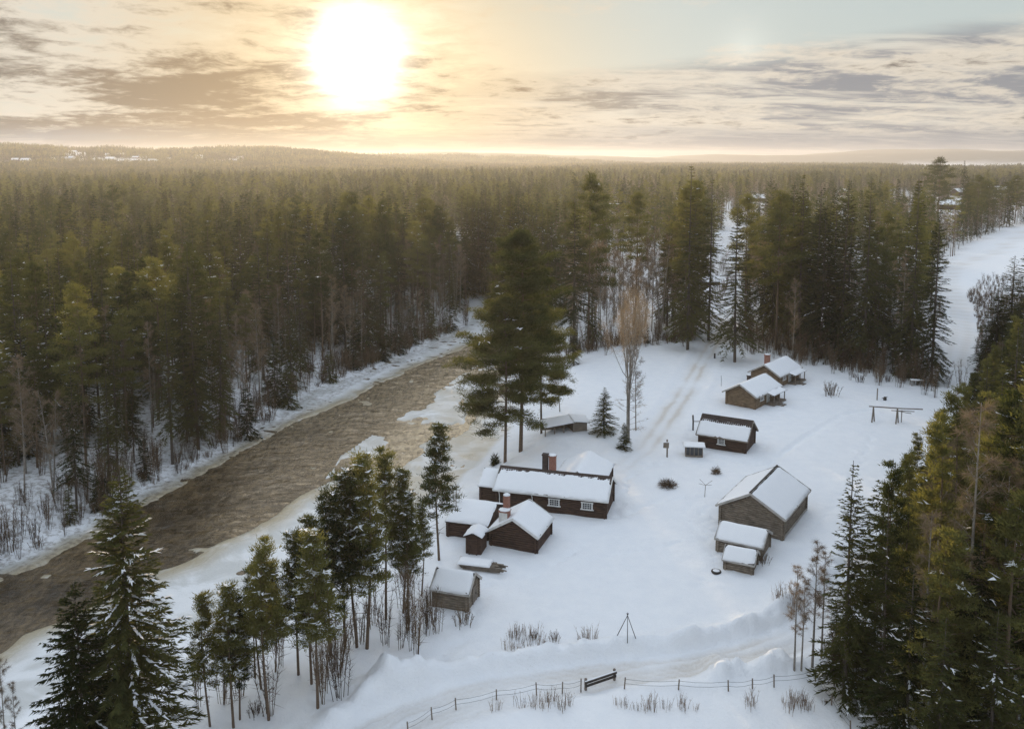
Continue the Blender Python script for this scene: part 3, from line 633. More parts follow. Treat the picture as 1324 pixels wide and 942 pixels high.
# ------------------------------------------------------------------ buildings
def logs(L, W, hw, hr, r=.13):
    """stacked round logs: long walls along x at y=+-W/2, gable walls along y"""
    b = MB(); st = 2 * r * .92; ext = .24
    k = 0
    while True:
        z = r + k * st - .35
        if z > hw: break
        for s in (-1, 1): b.tube([(-L / 2 - ext, s * W / 2, z), (L / 2 + ext, s * W / 2, z)], r, 8)
        k += 1
    k = 0; slope = (hr - hw) / (W / 2)
    while True:
        z = r * 2 + k * st - .35
        if z > hr - .1: break
        hw_ = W / 2 + ext if z < hw else max(.15, (hr - z) / slope)
        for s in (-1, 1): b.tube([(s * L / 2, -hw_, z), (s * L / 2, hw_, z)], r, 8)
        k += 1
    return b
def boards(L, W, hw, hr, t=.06):
    b = MB()
    for s in (-1, 1):
        n = int(L / .2)
        for i in range(n): b.box((-L / 2 + (i + .5) * L / n, s * W / 2, hw / 2 - .2), (L / n - .02, t + .012 * (i % 2), hw + .4))
        n = int(W / .2)
        for i in range(n):
            y = -W / 2 + (i + .5) * W / n; h = hw + (1 - abs(y) / (W / 2)) * (hr - hw) - .06
            b.box((s * L / 2, y, h / 2 - .2), (t + .012 * (i % 2), W / n - .02, h + .4))
    return b
def snow_slab(L2, half, hr, slope, T, seed, bare=0.0, nu=None, nv=26, sag=0.0, side=(-1, 1), step_=None):
    rng = np.random.RandomState(seed); nu = nu or max(14, int(L2 * 2 / .28)); ofs = rng.rand() * 50
    u = np.linspace(-L2, L2, nu); v = np.linspace(side[0] * half, side[1] * half, nv)
    U, V = np.meshgrid(u, v)
    av = np.sqrt(V * V + .04) - .02
    zb = hr - np.abs(V) * slope
    e = np.minimum(np.minimum(L2 - U, U + L2), np.minimum(V - side[0] * half, side[1] * half - V))
    th = T * .48 * (1 - np.exp(-np.maximum(e, 0) / .10)) * (1 + .6 * fbm(U / 1.3 + ofs, V / 1.0 + ofs, 3)) + .02
    if bare:
        d = -V + fbm(U / .5 + ofs, V / .5, 3) * .35
        th = np.where((V <= .1), th * smooth(d, bare * .5, bare * 1.5) - .03 * (1 - smooth(d, bare * .5, bare * 1.2)), th)
    zt = hr - av * slope + th + sag * (U / L2) ** 2
    wobU = U + np.where(e < .01, fbm(U * 1.7 + ofs, V * 1.7, 3) * .16, 0); wobV = V + np.where(e < .01, fbm(U * 1.5 + 9 + ofs, V * 1.5, 3) * .22, 0)
    top = np.stack([wobU, wobV, zt], -1).reshape(-1, 3); bot = np.stack([U, V, zb - .01], -1).reshape(-1, 3)
    n = nu * nv; I = np.arange(n).reshape(nv, nu)
    F = [np.stack([I[:-1, :-1], I[:-1, 1:], I[1:, 1:], I[1:, :-1]], -1).reshape(-1, 4)]
    F.append(F[0][:, ::-1] + n)
    ring = np.concatenate([I[0, :], I[1:, -1], I[-1, -2::-1], I[-2:0:-1, 0]]); r2 = np.roll(ring, -1)
    F.append(np.stack([ring, ring + n, r2 + n, r2], -1))
    return mesh_np('snow_cover', np.concatenate([top, bot]), np.concatenate(F), [], [M['snow']], smooth_=True)
def roof_boards(L2, half, hr, slope, t=.10):
    b = MB(); a = math.atan(slope); ln = half / math.cos(a)
    for s in (-1, 1):
        c = (0, s * half / 2, hr - half / 2 * slope - t * .6)
        b.box(c, (2 * L2 - .02, ln, t), rx=-s * a)
    return b
def window(e, x, y, z, w, h, facing, frame, ornate=True):
    """facing: 'y-','y+','x-','x+'"""
    b = MB(); g = MB(); ax = facing[0]; s = -1 if facing[1] == '-' else 1
    def bx(m, a, zz, da, dz, dep, off):
        if ax == 'y': m.box((x + a, y + s * off, z + zz), (da, dep, dz))
        else: m.box((x + s * off, y + a, z + zz), (dep, da, dz))
    for q in (-1, 1):
        bx(b, q * (w / 2 + .05), 0, .13, h + .10, .07, .17); bx(b, 0, q * (h / 2 + .05), w + (.5 if q < 0 else .36), .13, .08, .172)
    bx(b, 0, 0, .05, h, .04, .16)
    for k in (-1, 1): bx(b, 0, k * h / 6, w, .03, .035, .158)
    for k in (-1, 1): bx(b, k * w / 4, 0, .03, h, .035, .157)
    bx(g, 0, 0, w, h, .03, .135)
    fo = b.build('window', frame, e); g.build('pane', M['glass'], fo)
def door(e, x, y, facing, w=.9, h=1.75, m=None):
    b = MB(); ax = facing[0]; s = -1 if facing[1] == '-' else 1; fr = MB(); hd = MB()
    for i in range(5):
        a = -w / 2 + (i + .5) * w / 5
        (b.box((x + a, y + s * .15, h / 2), (w / 5 - .01, .06, h)) if ax == 'y' else b.box((x + s * .15, y + a, h / 2), (.06, w / 5 - .01, h)))
    for q in (-1, 1):
        (fr.box((x + q * (w / 2 + .06), y + s * .16, h / 2), (.1, .1, h + .1)) if ax == 'y' else fr.box((x + s * .16, y + q * (w / 2 + .06), h / 2), (.1, .1, h + .1)))
    (fr.box((x, y + s * .165, h + .06), (w + .26, .1, .1)) if ax == 'y' else fr.box((x + s * .165, y, h + .06), (.1, w + .26, .1)))
    (hd.box((x + w * .35, y + s * .21, h * .52), (.04, .08, .16)) if ax == 'y' else hd.box((x + s * .21, y + w * .35, h * .52), (.08, .04, .16)))
    d = b.build('door', m or M['dark'], e); fr.build('door_frame', m or M['dark'], d); hd.build('handle', M['dark'], d)
def chimney(e, x, y, z0, z1, w=.6, m='brick', cap=.22, parent_name='chimney'):
    b = MB(); b.box((x, y, (z0 + z1) / 2), (w, w, z1 - z0)); b.box((x, y, z1 - .08), (w + .12, w + .12, .14))
    c = b.build(parent_name, M[m], e)
    if cap:
        s = MB(); n = 8
        V = []; F = []
        for k, (rr, zz) in enumerate(((.56, 0), (.60, .08), (.50, .19), (.25, .24))):
            for i in range(n):
                q = 2 * math.pi * (i + .5) / n; V.append((x + rr * w * 1.15 * math.cos(q), y + rr * w * 1.15 * math.sin(q), z1 + zz * cap / .24))
        for k in range(3):
            for i in range(n): F.append((k * n + i, k * n + (i + 1) % n, (k + 1) * n + (i + 1) % n, (k + 1) * n + i))
        F.append(tuple(3 * n + i for i in range(n))); s.add(V, F); s.build('snow_cap', M['snow'], c, True)
    return c
def house(name, label, cat, corner, azA, L, B, W, hw, hr, log='log_grey', ov=.4, ove=None, T=.26, bare=0., barge='barge', seed=1, style='logs', sag=0., group=None):
    cx, cyy = G0(*corner); a = R(azA); b = R(azA + B)
    X0 = cx + math.sin(a) * L / 2 + math.sin(b) * W / 2; Y0 = cyy + math.cos(a) * L / 2 + math.cos(b) * W / 2
    # local +x points from corner along A; local -y is the long wall that holds the corner
    th = math.atan2(math.cos(a), math.sin(a)); bx_ = (math.sin(b), math.cos(b)); yv = (-math.sin(th), math.cos(th))
    if bx_[0] * yv[0] + bx_[1] * yv[1] < 0: th += math.pi; 
    e = empty(name, (X0, Y0, 0.0), th); tag(e, label, cat, group)
    ove = ov if ove is None else ove
    slope = (hr - hw) / (W / 2); half = W / 2 + ove; L2 = L / 2 + ov; hrt = hr + .16
    (logs(L, W, hw, hr) if style == 'logs' else boards(L, W, hw, hr)).build('wall', M[log], e)
    rf = roof_boards(L2, half, hrt, slope).build('roof', M['tile'] if bare else M['dark'], e)
    if bare:
        tb = MB(); n = int(2 * L2 / .28)
        for i in range(n):
            x = -L2 + (i + .5) * 2 * L2 / n
            for k in range(3):
                tb.box((x, -.18 - k * .34, hrt - (.18 + k * .34) * slope + .05 + .008 * (i % 2)), (.23, .33, .05), rx=math.atan(slope) + .06)
        tb.tube([(-L2, 0, hrt + .03), (L2, 0, hrt + .03)], .10, 8); tb.build('ridge_tiles', M['tile'], rf)
    sn = link('snow_cover', snow_slab(L2 - .01, half - .01, hrt, slope, T, seed, bare, sag=sag), e)
    if barge:
        al = math.atan(slope); ln = half / math.cos(al)
        for s in (-1, 1):
            bb = MB()
            for q in (-1, 1): bb.box((s * (L2 + .02), q * half / 2, hrt - half / 2 * slope - .05), (.07, ln + .02, .24), rx=-q * al)
            bb.build('barge_board', M[barge], e)
        for q in (-1, 1):
            bb = MB(); bb.box((0, q * (half + .015), hrt - half * slope - .05), (2 * L2, .06, .17)); bb.build('eave_board', M[barge], e)
    return e, dict(L=L, W=W, hw=hw, hr=hr, slope=slope, hrt=hrt, L2=L2, half=half)

# barn: corner is the right-hand foot of the near gable; local -y is the long wall holding the corner
e, d = house('log_barn', 'large grey log barn with a wide snowy gable roof, the biggest building on the right', 'barn', (1011, 698), 33, 9.2, -90, 6.7, 2.5, 4.35, 'log_grey', ov=.45, T=.13, seed=3)
rb = MB(); rb.box((0, .10, d['hrt'] + .10), (2 * d['L2'] + .04, .16, .07)); rb.build('ridge_board', M['dark'], e)
sb = MB(); sb.box((0, -d['W'] / 2 - .22, .35), (9.0, .10, .16)); sb.build('sill_board', M['barge'], e)
e, d = house('log_shed', 'middle-sized grey log shed with a snowy roof tucked against the big barn', 'shed', (983, 724), 299, 4.3, 90, 3.6, 1.4, 2.35, 'log_grey', ov=.3, T=.22, seed=4)
e, d = house('log_shed', 'lowest and smallest grey log shed, in front of the shed beside the barn', 'shed', (971.7, 742.4), 296, 2.5, 90, 2.3, 1.1, 1.85, 'log_grey', ov=.3, T=.22, seed=5)
e, d = house('red_storehouse', 'dark red log storehouse with bare ridge tiles and one small white window', 'storehouse', (963, 586.5), 299, 6.3, 90, 5, 2.0, 3.8, 'log_red', ov=.45, T=.2, bare=.8, barge='plank', seed=6)
window(e, -.1, -d['W'] / 2, 1.25, .75, .75, 'y-', M['white'])
for cn, az_, L_, lab, sd in (((975.7, 529), 41, 8.6, 'tan log cabin with white windows and a porch, nearer one of the twin cabins', 7), ((1006, 501), 41, 8.4, 'farther of the twin tan cabins, at the forest edge with a brick chimney', 8)):
    e, d = house('log_cabin', lab, 'cabin', cn, az_, L_, -90, 4.9, 2.25, 3.65, 'log_tan', ov=.6, T=.25, seed=sd)
    Wd = -d['W'] / 2
    window(e, -2.0, Wd, 1.45, 1.0, .8, 'y-', M['white']); window(e, 2.1, Wd, 1.45, .8, .8, 'y-', M['white'])
    door(e, .3, Wd, 'y-', m=M['white'])
    pb = MB(); pb.box((1.6, Wd - .95, .16), (4.6, 1.5, .22)); pb.build('porch_floor', M['plank'], e)
    st = MB(); st.box((1.0, Wd - 1.95, .08), (1.5, .4, .14)); st.box((1.0, Wd - 2.5, .0), (1.5, .4, .14)); st.build('porch_step', M['plank'], e)
    for px_ in (-.4, 1.6, 3.6):
        pp = MB(); pp.box((px_, Wd - 1.5, 1.05), (.13, .13, 1.7)); pp.build('porch_post', M['plank'], e)
    pr = MB(); pr.box((1.6, Wd - .95, 1.92), (4.9, 1.5, .09), rx=.22); pr.build('porch_roof', M['dark'], e)
    pe = link('porch_snow', snow_slab(2.5, .80, 1.98, .01, .2, sd + 20, nv=8), e); pe.location = (1.6, Wd - .95, .0); pe.rotation_euler = (.0, 0, 0)
    pe.rotation_euler = (.22, 0, 0); pe.location.z = .45 * 0 + .0; pe.location.y = Wd - .95 + 1.98 * math.sin(.22); pe.location.z = 1.98 * (1 - math.cos(.22)) + .0
    if sd == 7: chimney(e, .3, .9, 2.8, 4.2, .5, 'sooty', .1)
    else: chimney(e, -1.6, .9, 2.6, 5.0, .8, 'brick', .14)
# long dark red farmhouse: corner local (+L/2, -W/2), long wall -y faces the yard
e, d = house('long_farmhouse', 'long dark red log farmhouse with two white windows and two tall chimneys', 'farmhouse', (782, 670.3), 286, 12.6, 90, 5.2, 2.2, 3.75, 'log_red', ov=.4, T=.2, bare=.3, barge='white', seed=9)
for wx in (4.3, .5): window(e, wx, -d['W'] / 2, 1.3, 1.05, .7, 'y-', M['white'])
for dxp in (-2.1, -6.0):
    b = MB(); b.tube([(dxp, -d['half'] + .05, d['hrt'] - d['half'] * d['slope'] - .12), (dxp + .05, -d['W'] / 2 - .2, 1.55), (dxp + .05, -d['W'] / 2 - .2, .0)], .05, 6); b.build('downpipe', M['white'], e)
# rear wing with its own roof, and the lower annex on the left end
def wing(parent, ox, oy, ang, L, W, hw, hr, seed, T=.22, ov=.3, log='log_red', nm='wing'):
    slope = (hr - hw) / (W / 2); hrt = hr + .14
    w = logs(L, W, hw, hr).build(nm + '_wall', M[log], parent); w.location = (ox, oy, 0); w.rotation_euler = (0, 0, ang)
    r = roof_boards(L / 2 + ov, W / 2 + ov, hrt, slope).build(nm + '_roof', M['dark'], parent); r.location = (ox, oy, 0); r.rotation_euler = (0, 0, ang)
    s = link(nm + '_snow_cover', snow_slab(L / 2 + ov + .04, W / 2 + ov + .05, hrt, slope, T, seed), parent); s.location = (ox, oy, 0); s.rotation_euler = (0, 0, ang)
wing(e, 2.3, 5.2, R(90), 7.2, 5.6, 2.2, 3.55, 31)
wing(e, -7.4, .75, 0, 2.4, 4.4, 1.9, 3.1, 32, nm='annex')
chimney(e, -1.6, 1.6, 2.6, 5.35, .62, 'sooty', 0.0); chimney(e, -.75, 1.75, 2.6, 5.2, .75, 'brick', .16)
# small red cottage in front with its stepped chimney
e, d = house('red_cottage', 'small dark red log cottage with stepped chimney in front of the long farmhouse', 'cottage', (693, 713.4), 20, 4.8, -90, 4.9, 1.7, 3.15, 'log_red', ov=.35, T=.3, barge='white', seed=10)
c = chimney(e, -1.75, 1.2, 1.9, 3.75, .95, 'brick', 0.10)
b = MB(); b.box((-1.18, 1.2, 4.15), (.58, .58, 1.9)); c2 = b.build('flue', M['brick'], c)
b = MB(); b.box((-2.24, 1.2, 3.0), (.03, .9, 1.3)); b.build('whitewash_panel', M['white'], c)
cm = MB(); cm.tube([(-1.18, 1.2, 5.1), (-1.18, 1.2, 5.2), (-1.18, 1.2, 5.3)], [.38, .36, .18], 10); cm.build('snow_cap', M['snow'], c, True)
e, d = house('red_outbuilding', 'dark red outbuilding with a low snowy roof, half hidden behind bushes beside the small cottage', 'outbuilding', (629, 698), 287, 4.3, 90, 5.6, 1.6, 2.75, 'log_red', ov=.3, T=.32, barge=None, seed=11)
e, d = house('privy', 'tiny dark red plank hut with rounded snow cap beside the small cottage', 'hut', (621.7, 716.6), 16, 1.9, -90, 1.6, 1.75, 2.1, 'log_red', ov=.22, T=.4, barge=None, seed=12, style='boards')
door(e, -.95, 0, 'x-', .7, 1.5, M['log_red'])
e, d = house('grey_log_hut', 'lone grey log hut on the river bank, nearest building to the camera', 'hut', (603.7, 787.7), 287, 3.1, 90, 2.8, 1.6, 2.65, 'log_grey', ov=.32, T=.3, seed=13)
door(e, d['L'] / 2, .2, 'x+', .75, 1.35, M['plank'])
for yy in (-1.45, 1.45):
    b = MB(); b.box((-1.95, yy, .7), (.12, .12, 1.9)); b.build('corner_post', M['plank'], e)

# open-fronted wagon shed behind the farmhouse
X0, Y0 = G0(741, 560); e = empty('open_shed', (X0, Y0, 0), R(12)); tag(e, 'small open-fronted plank shed with a snowy roof between the pines and young spruces', 'shed')
b = MB()
for i in range(11): b.box((1.05, -0.02 + .012 * (i % 2), .05 + i * .16), (2.1, .08, .15))
for i in range(11):
    b.box((2.08, 1.2, .05 + i * .16), (.08, 2.4, .15)); b.box((.02, 1.2, .05 + i * .16), (.08, 2.4, .15)); b.box((-1.2, 2.42, .05 + i * .16), (6.4, .08, .15))
b.build('wall', M['plank'], e)
for px_ in (-1.4, -2.8, -4.2):
    b = MB(); b.tube([(px_, 0, -.3), (px_, 0, 1.35)], .08, 6); b.build('post', M['plank'], e)
b = MB(); b.box((-2.05, 1.1, 1.62), (4.6, 3.0, .09), rx=.12, ry=-.12); b.build('roof', M['dark'], e)
b = MB(); b.box((1.25, 1.1, 1.82), (2.5, 3.0, .09), rx=.10, ry=.12); b.build('side_roof', M['dark'], e)
o = link('snow_cover', snow_slab(2.35, 1.55, 0, .0, .10, 55, nv=12), e); o.location = (-2.05, 1.1, 1.66); o.rotation_euler = (.12, -.12, 0)
o = link('side_snow_cover', snow_slab(1.3, 1.55, 0, .0, .14, 56, nv=12), e); o.location = (1.25, 1.1, 1.87); o.rotation_euler = (.10, .12, 0)

# little glazed well house
X0, Y0 = G0(897, 588); e = empty('well_house', (X0, Y0, 0), R(-8)); tag(e, 'little white-roofed kiosk with pale posts and glass sides beside the red storehouse', 'kiosk')
b = MB()
for i in range(5):
    for yy in (-.75, .75): b.box((-1.1 + i * .55, yy, .65), (.09, .09, 1.5))
for xx in (-1.1, 1.1):
    b.box((xx, 0, .65), (.09, .09, 1.5))
b.build('post', M['plank'], e)
b = MB(); b.box((0, -.75, .05), (2.3, .12, .35)); b.box((0, .75, .05), (2.3, .12, .35)); b.box((-1.1, 0, .05), (.12, 1.4, .35)); b.box((1.1, 0, .05), (.12, 1.4, .35)); b.build('base', M['plank'], e)
b = MB(); b.box((0, -.70, .75), (2.1, .02, 1.1)); b.build('glass_side', M['glass'], e)
b = MB(); b.box((0, 0, .35), (1.7, .8, .5)); b.build('bench', M['log_tan'], e)
b = MB(); b.box((0, 0, 1.45), (2.9, 2.1, .08)); b.build('roof', M['white'], e)
o = link('snow_cover', snow_slab(1.48, 1.08, 1.47, .05, .24, 61, nv=12), e)

# snow-laden plank stack near the hut
X0, Y0 = G0(632, 735); e = empty('plank_stack', (X0, Y0, 0), R(-14)); tag(e, 'low plank stack under a thick snow slab, board ends poking out, beside the lone hut', 'plank stack')
b = MB()
for k in range(4):
    for j in range(6): b.box((-1.2 + .12 * ((j * 7 + k * 3) % 4) + (.6 if j in (0, 4) else 0), -.6 + j * .22, .08 + k * .12), (3.8, .18, .09))
b.build('planks', M['plank'], e)
b = MB(); b.tube([(-.2, -.5, .55), (2.0, -.75, .35)], .06, 6); b.tube([(.1, .1, .6), (1.9, .15, .4)], .05, 6); b.build('pole', M['plank'], e)
o = link('snow_cover', snow_slab(1.7, .85, .58, .05, .28, 62, nv=12), e); o.location = (-1.4, 0, 0)

# ------------------------------------------------------------------ small yard objects
def pole_thing(name, px, py, h, r, label, cat, extra=None, m='plank'):
    x, y, z = GG(px, py); e = empty(name, (x, y, z)); tag(e, label, cat)
    b = MB(); b.tube([(0, 0, -.3), (0, 0, h * .6), (random.uniform(-.04, .04) * h, 0, h)], r, 8); b.build('post', M[m], e)
    if extra: extra(e)
    return e
def ex_sign(e):
    b = MB(); b.box((-.18, -.14, 1.75), (.75, .05, .75), ry=.03); b.build('board', M['plank'], e)
    b = MB(); b.box((-.18, -.14, 2.16), (.8, .12, .06)); b.build('snow_cap', M['snow'], e)
pole_thing('notice_post', 862.5, 590, 2.5, .11, 'upright wooden notice board post beside the snowy lane', 'notice post', ex_sign)
def ex_arm(e):
    b = MB(); b.box((.55, 0, 1.35), (1.2, .09, .09)); b.build('arm', M['plank'], e)
pole_thing('hitching_post', 896, 556, 2.3, .12, 'dark wooden post with a short arm at the left gable of the red storehouse', 'post', ex_arm, 'dark')
pole_thing('stub_post', 924, 463, 1.0, .18, 'short dark stump post beside the lane where it enters the forest', 'post', None, 'dark')
pole_thing('flag_stick', 932.5, 499, 1.9, .035, 'thin leaning stick in the snow left of the twin cabins', 'stick', None, 'dark')
pole_thing('short_post', 1134, 517, 2.0, .10, 'single wooden post standing behind the drying rack', 'post')
x, y, z = GG(1144, 517); b = MB(); b.tube([(0, 0, -.1), (.02, 0, .35), (.0, 0, .55)], [.28, .30, .14], 8); b.tube([(-.5, 0, .3), (.45, .1, .55)], .05, 5); o = b.build('stump', M['dark']); o.location = (x, y, z); tag(o, 'low dark tree stump in the snow just right of the single post', 'stump')
# drying rack
x1, y1, z1 = GG(1129, 545); x2, y2, z2 = GG(1160, 547); e = empty('drying_rack', (x1, y1, z1), math.atan2(y2 - y1, x2 - x1)); Lr = math.hypot(x2 - x1, y2 - y1)
tag(e, 'grey wooden hay-drying rack of two trestles carrying long poles', 'rack')
for k, xx in enumerate((0, Lr)):
    b = MB(); b.tube([(xx - .3, -.35, -.3), (xx - .05, 0, 2.35)], .11, 7); b.tube([(xx + .25, .35, -.3), (xx - .05, 0, 2.3)], .10, 7); b.build('leg', M['plank'], e)
b = MB(); b.tube([(-.7, 0, 2.4), (Lr + .1, .02, 2.28), (Lr * 2.05, .3, 2.25)], .09, 7); b.build('top_pole', M['plank'], e)
b = MB(); b.tube([(Lr * .75, .25, 1.85), (Lr * 1.75, .8, 1.7)], .06, 6); b.tube([(Lr * .8, -.2, 2.0), (Lr * 1.6, .5, 1.45)], .05, 6); b.tube([(Lr * 1.2, .45, -.2), (Lr * 1.2, .4, 1.9)], .07, 6); b.build('side_pole', M['plank'], e)
b = MB(); b.box((Lr * .5, 0, 2.50), (Lr, .12, .06)); b.build('snow_cap', M['snow'], e)
# white bench or crate by the forest edge
x, y, z = GG(1185, 498); e = empty('snowy_table', (x, y, z), R(-5)); tag(e, 'small grey table with a snow-covered top at the far forest edge', 'table')
b = MB(); b.box((0, 0, .95), (2.2, 1.1, .10)); b.build('table_top', M['plank'], e)
for a_ in (-.95, .95):
    for c_ in (-.42, .42):
        b = MB(); b.box((a_, c_, .35), (.12, .12, 1.1)); b.build('leg', M['plank'], e)
link('snow_cover', snow_slab(1.1, .55, 1.0, .02, .18, 70, nv=10), e)
# rotary clothes dryer
x, y, z = GG(911, 641); e = empty('rotary_dryer', (x, y, z)); tag(e, 'thin metal rotary clothes dryer standing alone in the yard snow', 'clothes dryer')
b = MB(); b.tube([(0, 0, -.3), (.08, 0, 1.5)], .035, 6); b.build('post', M['plank'], e)
for k in range(4):
    q = k * math.pi / 2 + .5; b = MB(); b.tube([(.08, 0, 1.45), (.08 + 1.05 * math.cos(q), 1.05 * math.sin(q), 1.85)], .022, 5); b.build('arm', M['plank'], e)
# snow-filled tyre
x, y, z = GG(926, 740); e = empty('planter_tyre', (x, y, z)); tag(e, 'dark round tyre half buried in snow below the small sheds', 'tyre')
b = MB(); V = []; F = []
for i in range(18):
    for k in range(8):
        q = 2 * math.pi * i / 18; p_ = 2 * math.pi * k / 8; rr = .38 + .12 * math.cos(p_); V.append((rr * math.cos(q), rr * math.sin(q), .02 + .13 * math.sin(p_)))
for i in range(18):
    for k in range(8): F.append((i * 8 + k, ((i + 1) % 18) * 8 + k, ((i + 1) % 18) * 8 + (k + 1) % 8, i * 8 + (k + 1) % 8))
b.add(V, F); b.build('rubber', M['dark'], e, True)
b = MB(); b.tube([(0, 0, -.05), (0, 0, .10), (0, 0, .19)], [.44, .42, .2], 12); b.build('snow_cap', M['snow'], e, True)
# tripod of poles
x, y, z = GG(811, 832); e = empty('pole_tripod', (x, y, z)); tag(e, 'thin wooden tripod of three leaning poles in the open snow', 'tripod')
for q, l_ in ((.2, .75), (2.7, .95), (4.6, .45)):
    b = MB(); b.tube([(l_ * math.cos(q), l_ * math.sin(q), -.2), (-.08 * math.cos(q), -.08 * math.sin(q), 2.15)], [.035, .025], 6); b.build('leg', M['dark'], e)
# plank barrier beside the track
x1, y1, z1 = GG(758, 893); x2, y2, z2 = GG(795, 880); e = empty('plank_barrier', (x1, y1, z1), math.atan2(y2 - y1, x2 - x1)); Lr = math.hypot(x2 - x1, y2 - y1)
tag(e, 'short dark plank barrier on two posts beside the plough track', 'barrier')
for xx in (0, Lr):
    b = MB(); b.box((xx, .08, .3), (.16, .16, 1.35)); b.build('post', M['plank'], e)
b = MB(); b.box((Lr / 2, -.03, .70), (Lr + .3, .05, .22)); b.box((Lr / 2, -.03, .42), (Lr + .2, .05, .2)); b.build('planks', M['dark'], e)
b = MB(); b.box((Lr / 2, -.03, .835), (Lr + .25, .09, .05)); b.build('snow_cap', M['snow'], e)
# wire fences: the bottom run and the short run at the right
def wire_fence(pts, label, hs=.95):
    P = [GG(*p) for p in pts]; e = empty('wire_fence', P[0]); tag(e, label, 'fence'); o = Vector(P[0]); tops = []
    for k, p in enumerate(P):
        q = Vector(p) - o; h = hs * random.uniform(.85, 1.15); b = MB(); ln = random.uniform(-.08, .08); b.tube([q - Vector((0, 0, .3)), q + Vector((ln, 0, h))], .055, 6); b.build('post', M['plank'], e); tops.append(q + Vector((ln * .9, 0, h * .85)))
    for dz_ in (0, -.35):
        b = MB(); pts_ = []
        for a_, b_ in zip(tops, tops[1:]):
            for t in (0, .33, .66): pts_.append(a_.lerp(b_, t) + Vector((0, 0, dz_ - .12 * t * (1 - t) * 4)))
        pts_.append(tops[-1] + Vector((0, 0, dz_))); b.tube(pts_, .012, 4); b.build('wire', M['dark'], e)
wire_fence([(528, 948), (559, 930), (590, 917), (642, 904), (694, 898), (727, 895), (751, 893)], 'wire fence on thin stakes left of the plank barrier')
wire_fence([(807, 890), (877, 891), (942, 893), (973, 890), (1001, 888), (1054, 880), (1075, 911), (1100, 945)], 'wire fence on thin stakes right of the barrier, bending towards the camera')

# ------------------------------------------------------------------ shrubs and single trees placed where the photo has them
BRUSH = [gen_brush(100 + i, H, n, sp, fi * 3).mesh('brush_twigs', [M['brush']]) for i, (H, n, sp, fi) in enumerate(((3.0, 12, .5, 8), (4.5, 9, .5, 10), (1.6, 22, .9, 8), (5.5, 7, .4, 12), (1.0, 26, 1.0, 4)))]
def shrub(px, py, vi, s, label, cat='shrub', name='bare_shrub', rz=0.0, group=None):
    x, y, z = GG(px, py); o = bpy.data.objects.new(name, BRUSH[vi]); col.objects.link(o); o.location = (x, y, z); o.scale = (s, s, s); o.rotation_euler = (0, 0, rz); tag(o, label, cat, group); return o
o = link('dark_bush', gen_ball(5, 1.5, 1.0, 900).mesh('bush_twigs', [M['brush']])); x, y, z = GG(863, 629); o.location = (x, y, z); tag(o, 'round dark brown bush in the middle of the snowy yard', 'bush')
o = link('low_shrub', gen_ball(6, .7, 1.1, 330).mesh('bush_twigs', [M['brush']])); x, y, z = GG(926, 612); o.location = (x, y, z); tag(o, 'small pale brown shrub between the kiosk and the barn', 'shrub')
shrub(1073, 511, 2, 1.6, 'fan-shaped bare shrub standing alone right of the twin cabins')
shrub(716, 828, 2, .55, 'low dry grass tuft in the snow below the small hut', 'tuft', 'dry_tuft'); 
shrub(690, 826, 2, .5, 'second low dry tuft, left of the other one below the hut', 'tuft', 'dry_tuft')
shrub(598, 806, 2, 1.0, 'bare twiggy shrub against the lone grey log hut')
shrub(985, 728, 2, .8, 'dry brown shrub against the right side of the small sheds')

def tree_at(kind_meshes, nom, name, px, py, top, label, cat, rz=None, sxy=1.0, group=None, tilt=(0, 0)):
    x, y, z = GG(px, py); lo, hi = 0.0, 70.0
    for _ in range(40):
        m_ = (lo + hi) / 2
        if PJ(x, y, z + m_)[1] > top: lo = m_
        else: hi = m_
    return put_tree(name, kind_meshes, x, y, z, lo / nom, random.uniform(0, 6.28) if rz is None else rz, label, cat, group, sxy, tilt)
HAND = []
def TA(*a, **k): o = tree_at(*a, **k); HAND.append((o.location.x, o.location.y)); return o
TA(BIGSPRUCE, 22, 'spruce_tree', 176, 1012, 600, 'tall bright-topped spruce on the near river bank, the largest tree at lower left', 'spruce', rz=.6, sxy=1.15)
TA(DARKSPRUCE, 17, 'spruce_tree', 112, 1052, 752, 'very dark spruce just left of and in front of the tall bright-topped one', 'spruce', rz=2.0)
TA(BIGPINE, 22, 'pine_tree', 653, 597, 384, 'big pine with far-reaching lower limbs, left of the pair behind the farmhouse', 'pine', rz=3.6, sxy=1.22)
TA(BIGPINE2, 26, 'pine_tree', 673, 583, 300, 'tallest pine, right-hand trunk of the pair behind the farmhouse', 'pine', rz=1.2, sxy=1.15)
TA(BIGPINE, 22, 'pine_tree', 700, 560, 392, 'big pine close behind the tallest one, partly hiding the open shed', 'pine', rz=.4, sxy=1.05)
TA(LIB['spruce'][0], 22, 'spruce_tree', 742, 472, 396, 'small dark spruce at the forest edge just right of the tallest pine', 'spruce')
TA(LIB['spruce'][1], 22, 'spruce_tree', 781, 560, 500, 'young open-branched spruce right of the open shed', 'spruce', sxy=2.3)
TA(LIB['spruce'][0], 22, 'spruce_tree', 807, 581, 546, 'tiny dark spruce at the foot of the tall bare birch', 'spruce', sxy=2.3)
o = link('juniper', gen_ball(8, .75, 1.9, 900).mesh('juniper_needles', [M['spruce']])); x, y, z = GG(640, 600); o.location = (x, y, z); tag(o, 'small rounded dark juniper left of the two pine trunks', 'juniper')
TA(BIGBIRCH, 22, 'birch_tree', 812, 572, 372, 'tall bare golden-brown birch with several stems at the edge of the yard', 'birch', rz=1.0, sxy=1.0)
TA(LIB['birch'][0], 20, 'birch_tree', 822, 556, 452, 'smaller bare birch leaning beside the tall golden-brown birch', 'birch', tilt=(.0, .06))
